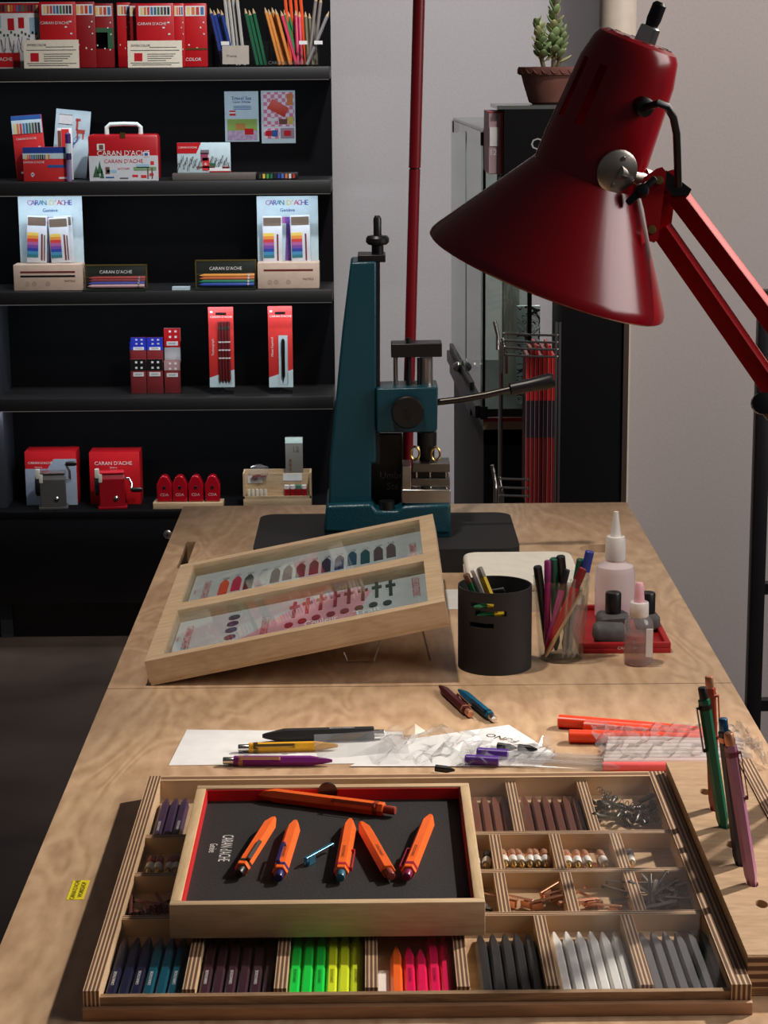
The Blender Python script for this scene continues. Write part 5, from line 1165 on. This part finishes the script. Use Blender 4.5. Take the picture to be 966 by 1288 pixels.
def pastel_tin(label, u0, u1, vt, tilt, Y, main=True):
    t = good('pastel_tin', label, 'tin', u0, vt, u1, 2, Y, .010, mat('white_tin', (206, 212, 220), .5), 'pastel tins in the counter displays', vb=331.5, roll=tilt, bev=.003)
    pr_(t, .06, .80, .94, .97, mat('taupe_lid', (120, 104, 90), .5), 'tin_lid')
    for i in range(8): pr_(t, .04, .58 - i * .066, .58, .58 - i * .066 + .066, RBM[i], 'rainbow_band')
    pr_(t, .72, .06, .80, .62, mat('dark_red_pencil', (110, 36, 34), .6), 'pencil_print')
    if main: pr_(t, .86, .06, .92, .6, BROWNB, 'pencil_print')
    return t
Yt = SF + .062
pastel_tin('rainbow striped tin, left one in the left display', 31.5, 57, 272, .05, Yt)
pastel_tin('rainbow striped tin, right one in the left display', 63, 88, 274, -.04, Yt)
pastel_tin('rainbow striped tin half hidden at the left display edge', 70, 93, 272, -.04, Yt + .014, False)
pastel_tin('rainbow striped tin, left one in the right display', 330, 355, 272, .0, Yt, False)
pastel_tin('rainbow striped tin, right one in the right display', 366, 391, 271, -.02, Yt, False)
OLIVE = mat('olive_black_tin', (36, 40, 34), .35); GOLD = mat('gold_edge', (150, 130, 70), .35, metal=.8)
def open_tin(label, u0, u1, vt, cols, Y=SF + .05):
    t = good('open_pencil_tin', label, 'tin', u0, vt, u1, 2, Y, .006, OLIVE, 'open tins on the third shelf', bev=.002, body='lid')
    w, h = t['w'], t['h']
    for a in ((-w / 2, w / 2, -.0008, .0064, h - .0025, h + .0004), (-w / 2 - .0006, -w / 2 + .002, -.0008, .0064, 0, h), (w / 2 - .002, w / 2 + .0006, -.0008, .0064, 0, h), (-w / 2, w / 2, -.0009, .006, h * .49, h * .51)): B().ab(*a).obj('gold_rim', GOLD, t)
    tx(t, LOGO, .5, .70, .011, PAPER); B().ab(-w / 2, w / 2, -.05, 0, 0, .004).obj('tray', OLIVE, t)
    for i, c in enumerate(cols):
        z = h * (.46 - i * .095); y = -.006 - i * .009
        B().lathe([(.0, 0), (.0042, .012), (.0042, w * .84), (.0046, w * .84), (.0046, w * .92)], 8, TR((-w * .44, y, max(z, .0085))) @ RY(PI / 2)).obj('pencil', mat('tin_pencil_%d_%d_%d' % c, c, .4), t)
        B().lathe([(.0047, 0), (.0047, .004)], 8, TR((w * .37, y, max(z, .0085))) @ RY(PI / 2)).obj('pencil_band', STEEL, t)
open_tin('open dark tin of red and blue pencils on third shelf', 107, 185, 333, [(150, 60, 56), (120, 50, 50), (60, 70, 140), (190, 150, 150)])
open_tin('open dark tin of orange, green and blue pencils on third shelf', 246, 322, 327, [(206, 140, 60), (176, 90, 50), (30, 110, 80), (50, 70, 150)])
g = good('paper_tag', 'small pale tag lying between the two open tins', 'tag', 217, 361, 239, 2, SF + .012, .02, ICE, bev=0)

# ---- fourth shelf
hb4 = good('acrylic_holder', 'clear two-tier acrylic holder of lead packs', 'holder', 164, 452, 228, 3, SF + .05, .0014, CLEAR, bev=0, body='front_sheet')
w_, h_ = hb4['w'], hb4['h']
for a in ((-w_ / 2, w_ / 2, .07, .0714), (-w_ / 2, -w_ / 2 + .0014, 0, .07), (w_ / 2 - .0014, w_ / 2, 0, .07)): B().ab(*a, 0, h_ * 1.5).obj('sheet', CLEAR, hb4)
def pack(label, u0, vt, u1, vb, Y, top, bot, top_frac):
    t = good('lead_pack', label, 'pack', u0, vt, u1, 3, Y, .008, bot, 'lead packs', vb=vb, bev=.0006)
    t.location.z = max(t.location.z, ROWS[3][0] + .0004)
    pr_(t, 0, 1 - top_frac, 1, 1, top); pr_(t, .15, .50, .85, .62, PAPER, 'white_band', y=-.001)
    for x in (.3, .65):
        for z in (.72, .88): pr_(t, x, z, x + .14, z + .06, PAPER, 'cross_print', y=-.001)
    tx(t, "GRAPH", .5, .56, .0055, GREYT)
PB = mat('royal_blue_print', (40, 56, 190), .45); DKR = mat('dim_red', (130, 40, 44), .5)
for i, (a, b_, l) in enumerate(((165, 184, 'first'), (185, 205, 'second'))):
    pack('blue topped lead pack, %s in the upper tier' % l, a, 424.5, b_, 456, SF + .085, PB, DKR, .5)
    pack('black topped lead pack, %s in the lower tier' % l, a, 456, b_, 499, SF + .065, BLACK, DKR, .33)
pack('tall red lead pack with white top in the acrylic holder', 206.5, 413, 227, 456, SF + .095, RED, mat('silver_white', (196, 196, 198), .4), .55)
pack('clear red lead pack below the tall one', 207, 458, 227, 499, SF + .065, mat('pale_pink_print', (180, 140, 140), .5), mat('dim_red', (130, 40, 44), .5), .3)
def blister(label, u0, u1, vt, vb, kind):
    Y = SF + .05
    t = good('blister_card', label, 'pack', u0, vt, u1, 3, Y, .002, mat('coral_card', (206, 50, 46), .5), 'red blister cards', vb=vb, bev=.0006)
    zst_ = ROWS[3][0] + .0004 - t.location.z
    B().ab(-t['w'] * .45, t['w'] * .45, -.01, .02, zst_, zst_ + .004).ab(-.004, .004, .003, .006, zst_, t['h'] * .3).obj('easel', BLACK, t)
    B().prism([(-t['w'] / 2, 0), (t['w'] / 2, 0), (t['w'] / 2, t['h'] * .22), (-t['w'] / 2, t['h'] * .12)], .0001, .0008, RX(PI / 2)).obj('white_corner', ICE, t)
    pr_(t, .3, .90, .72, .93, BLACK, 'hang_slot'); tx(t, LOGO, .52, .875, .0075, PAPER); pr_(t, .08, .925, .18, .95, PAPER, 'cross_print')
    text("Technograph" if kind == 0 else "Mines Fixpencil", .0078, PAPER, t, TR((-t['w'] * .34, -.0011, t['h'] * .5)) @ FRONT @ RZ(PI / 2))
    if kind == 0:
        for i in range(4):
            xx = (-.06 + .12 * i) * t['w']; B().lathe([(.0, 0), (.0036, .008), (.0036, t['h'] * .74), (.003, t['h'] * .76)], 8, TR((xx, -.004, t['h'] * .06))).obj('pencil', mat('graphite_pencil', (110, 34, 38), .4), t)
            for k in range(3): B().lathe([(.0038, 0), (.0038, .003)], 8, TR((xx, -.004, t['h'] * (.36 + .10 * k)))).obj('pencil_band', PAPER, t)
            B().lathe([(.0038, 0), (.0038, .008)], 8, TR((xx, -.004, t['h'] * .72))).obj('pencil_end', STEEL, t)
        B().ab(-t['w'] * .14, t['w'] * .38, -.0085, -.0001, t['h'] * .04, t['h'] * .84, bev=.002).obj('blister', CLEAR, t)
    else:
        pr_(t, .42, .05, .80, .64, ICE, 'inner_card'); B().lathe([(.0, 0), (.0016, .010), (.0042, .018), (.0042, t['h'] * .50), (.003, t['h'] * .54)], 12, TR((t['w'] * .11, -.0052, t['h'] * .06))).obj('fixed_pencil', DARKM, t)
        B().lathe([(.0045, 0), (.0045, t['h'] * .16)], 12, TR((t['w'] * .11, -.0052, t['h'] * .42))).obj('grip', BLACK, t)
        B().ab(-t['w'] * .08, t['w'] * .30, -.0100, -.0001, t['h'] * .04, t['h'] * .63, bev=.002).obj('blister', CLEAR, t)
blister('red blister card of four graphite pencils on the fourth shelf', 262, 293.5, 386, 487, 0)
blister('red blister card with one clutch pencil on the fourth shelf', 337, 367.5, 385, 487, 1)

# ---- counter
def machine_box(label, u0, u1, vt, front):
    t = good('sharpener_box', label, 'box', u0, vt, u1, 4, SF + .075, .07, RED)
    if front: B().prism([(-t['w'] / 2, 0), (t['w'] / 2, 0), (t['w'] / 2, t['h'] * .86), (t['w'] * .06, t['h'] * .86), (-t['w'] * .06, t['h'] * .68), (-t['w'] / 2, t['h'] * .68)], .0001, .0008, RX(PI / 2)).obj('pale_print', mat('grey_blue_print', (150, 160, 176), .6), t)
    tx(t, LOGO, .30 if front else .48, .79, .0085 if front else .013, PAPER); tx(t, "Genève", .26 if front else .48, .71, .006, PAPER); return t
machine_box('red and pale blue sharpener carton, left end of counter', 31.5, 96, 568, True); machine_box('all red sharpener carton on the counter', 112.5, 175.5, 569, False)
def sharpener(label, u, m_, mt, crank):
    k = 1.15; p = VY(u, 640, SF + .02)
    t = thing('pencil_sharpener', label, 'sharpener', TR((p.x, SF + .020, BASE_Z + .0004)) @ RZ(.12) @ Matrix.Diagonal((1.5, .95, 1.5, 1)), 'sharpening machines')
    o = B().prism([(0, 0), (.046, 0), (.046, .052), (.040, .060), (.008, .060), (0, .050)], -.021, .021, TR((0, 0, 0)) @ RZ(PI / 2) @ RX(PI / 2)).obj('body', m_, t)
    md = o.modifiers.new('rounding', 'BEVEL'); md.width = .0012; md.segments = 2; md.limit_method = 'ANGLE'
    B().ab(-.024, .024, -.003, .049, 0, .004, bev=.001).obj('foot', m_, t)
    B().ab(-.0205, .0205, .002, .044, .0590, .0612, bev=.001).obj('top_plate', mt, t)
    B().lathe([(.004, 0), (.004, .003), (.002, .005), (0, .005)], 14, TR((.006, -.0002, .018)) @ RX(PI / 2)).obj('knob', CHROME, t)
    B().lathe([(.019, 0), (.019, .006), (.014, .008), (0, .008)], 24, TR((-.021, .020, .040)) @ RY(-PI / 2)).obj('feed_disc', BLACK, t)
    B().box((-.024, .006, .060), (.008, .012, .016), m=None, bev=.002).box((-.019, .004, .052), (.006, .010, .014), bev=.001).obj('feed_clamp', mat('ivory_metal', (206, 204, 190), .4), t)
    a = Vector((.022, .022, .048)); e = Vector((.031, .010, .030)) if crank else Vector((.022, .020, .074))
    B().tube([a, a + Vector((.006, 0, 0)), (a + e) / 2 + Vector((.006, 0, 0)), e], .0022, 8).obj('crank_arm', CHROME, t)
    B().lathe([(.0034, 0), (.0042, .006), (.0042, .014), (.003, .018), (0, .018)], 12, TR(e) @ RY(PI / 2)).obj('crank_handle', BLACK, t)
    return t
sharpener('grey crank sharpener in front of the pale blue carton', 67.5, mat('anthracite_enamel', (78, 76, 74), .4), mat('silver_plate', (150, 148, 144), .3, metal=.8), False)
sharpener('red crank sharpener in front of the red carton', 142, mat('carmine_enamel', (150, 14, 26), .3), mat('bright_red_plate', (200, 40, 54), .25), True)
g = good('display_strip', 'thin pale wooden strip under four red sharpeners', 'strip', 193, 632.5, 281, 4, SF + .012, .05, PALE)
hz_ = BASE_Z + .0004 + g['h']
for i, u in enumerate((206.5, 226, 246, 267)):
    p = VY(u, 620, SF + .02)
    t = thing('novelty_sharpener', 'glossy red house shaped sharpener, %s from the left' % ORD[i], 'sharpener', (p.x, SF + .022, hz_ + .0004), 'red house sharpeners')
    w = .0185; h = .052; hh = .066
    o = B().prism([(-w, 0), (w, 0), (w, h * .84), (w * .5, hh * .95), (w * .2, hh), (-w * .2, hh), (-w * .5, hh * .95), (-w, h * .84)], -.030, 0, RX(PI / 2)).obj('body', mat('glossy_red_plastic', (168, 12, 30), .15, coat=.6), t)
    md = o.modifiers.new('rounding', 'BEVEL'); md.width = .004; md.segments = 3; md.limit_method = 'ANGLE'
    B().lathe([(.0045, 0), (.0038, .0012), (0, .0006)], 14, TR((0, -.0002, hh * .55)) @ RX(PI / 2)).obj('pencil_hole', BLACK, t)
    text("CDA", .010, mat('pale_pink_ink', (220, 170, 176), .5), t, TR((0, -.0006, .018)) @ FRONT)
# wooden caddy with small goods
g = good('wooden_caddy', 'small pale wooden caddy with compartments on the counter', 'caddy', 306.5, 627, 392, 4, SF + .02, .055, PALE, body='bottom_board')
w_ = g['w']; H_ = VY(350, 595, SF + .02).z - (BASE_Z + .0004); h0 = g['h']
B().ab(-w_ / 2, w_ / 2, .050, .055, h0, H_).obj('back_board', PALE, g)
for x in (-w_ / 2 + .002, w_ / 2 - .002): B().ab(x - .002, x + .002, 0, .05, h0, H_).obj('side_board', PALE, g)
B().ab(-w_ / 2 + .004, w_ / 2 - .004, .026, .030, h0, H_ * .93).obj('middle_board', PALE, g)
B().ab(-w_ / 2, w_ / 2, .0, .003, h0, h0 + .006).obj('front_lip', PALE, g)
B().ab(-w_ * .44, -w_ * .22, .0245, .0255, H_ * .66, H_ * .86).obj('name_card', PAPER, g); text("CARAN", .0075, GREYT, g, TR((-w_ * .33, .024, H_ * .76)) @ FRONT)
B().ab(w_ * .08, w_ * .36, .0245, .0255, H_ * .72, H_ * .92).obj('name_card', PAPER, g)
zc = g.location.z + h0 + .0003
for i in range(5):
    x = VY(313 + i * 5.2, 620, SF + .035).x
    tag(B().lathe([(.0044, 0), (.0048, .002), (.0048, .014), (.0036, .020), (0, .021)], 12).obj('eraser_tip', mat('ivory_rubber', (206, 198, 180), .5), m=TR((x, SF + .036, zc))), 'ivory eraser tip, %s from the left in the caddy' % ORD[i], 'eraser', 'ivory eraser tips')
for i in range(4):
    x = VY(361 + i * 7.2, 620, SF + .035).x
    t = thing('ink_vial', 'small red ink vial, %s from the left in the caddy' % ORD[i], 'vial', (x, SF + .036, zc), 'red ink vials')
    B().lathe([(.0066, 0), (.0066, .021)], 14).obj('glass', mat('ruby_ink', (150, 14, 26), .15, coat=.5), t)
    B().lathe([(.0064, .021), (.0064, .030), (0, .031)], 14).obj('cap', mat('vial_green', (70, 130, 110), .5) if i == 2 else WHITE, t)
g2 = good('lead_box', 'tall clear box printed 12 standing in the caddy', 'box', 358.5, 553.5, 380.5, 4, SF + .053 - .020, .016, glass('smoky_box', (200, 198, 190), .1, 1.45, 1, .55, (150, 146, 136)), vb=627, bev=.001)
g2.location.y = SF + .0515; pr_(g2, .0, .90, 1, 1, mat('mint_top', (200, 220, 210), .5)); tx(g2, "12", .60, .80, .019, GREYT)
g2.location.z = zc; 
for k in range(3): B().lathe([(.0035, 0), (.0035, .0005)], 12, TR((-g2['w'] * .22, -.0006, g2['h'] * (.46 + .075 * k))) @ RX(PI / 2)).obj('dot_print', BROWNB, g2)
a = VY(323, 600, SF + .06)
rr = random.Random(5); b_ = B()
b_.lathe([(.002, 0), (.022, .006), (.026, .022), (.020, .036), (.004, .040)], 14)
for v in b_.b.verts: v.co += Vector((rr.uniform(-.004, .004) + 0, rr.uniform(-.002, .002), rr.uniform(-.003, .003))); v.co.y *= .35
o = b_.obj('plastic_bag', FILM, m=TR((a.x + .006, SF + .040 + .0, VY(323, 602, SF + .05).z - .004)), smooth=0)
tag(o, 'crinkled clear bag of red bits in the caddy', 'bag')
sg = B()
for i in range(9): sg.box((rr.uniform(-.015, .015), rr.uniform(-.003, .003), .006 + rr.uniform(0, .014)), (.009, .004, .004), m=None)
sg.obj('red_bits', DKR, o)['kind'] = 'stuff'
area('showcase_fill', ((cxl + cxr) / 2 - .01, 4.05, czt - .03), ((cxl + cxr) / 2 - .01, 4.06, 0), 1.6, .10, .4, (1, .97, .9))  # added fill light that brightens the showcase interior
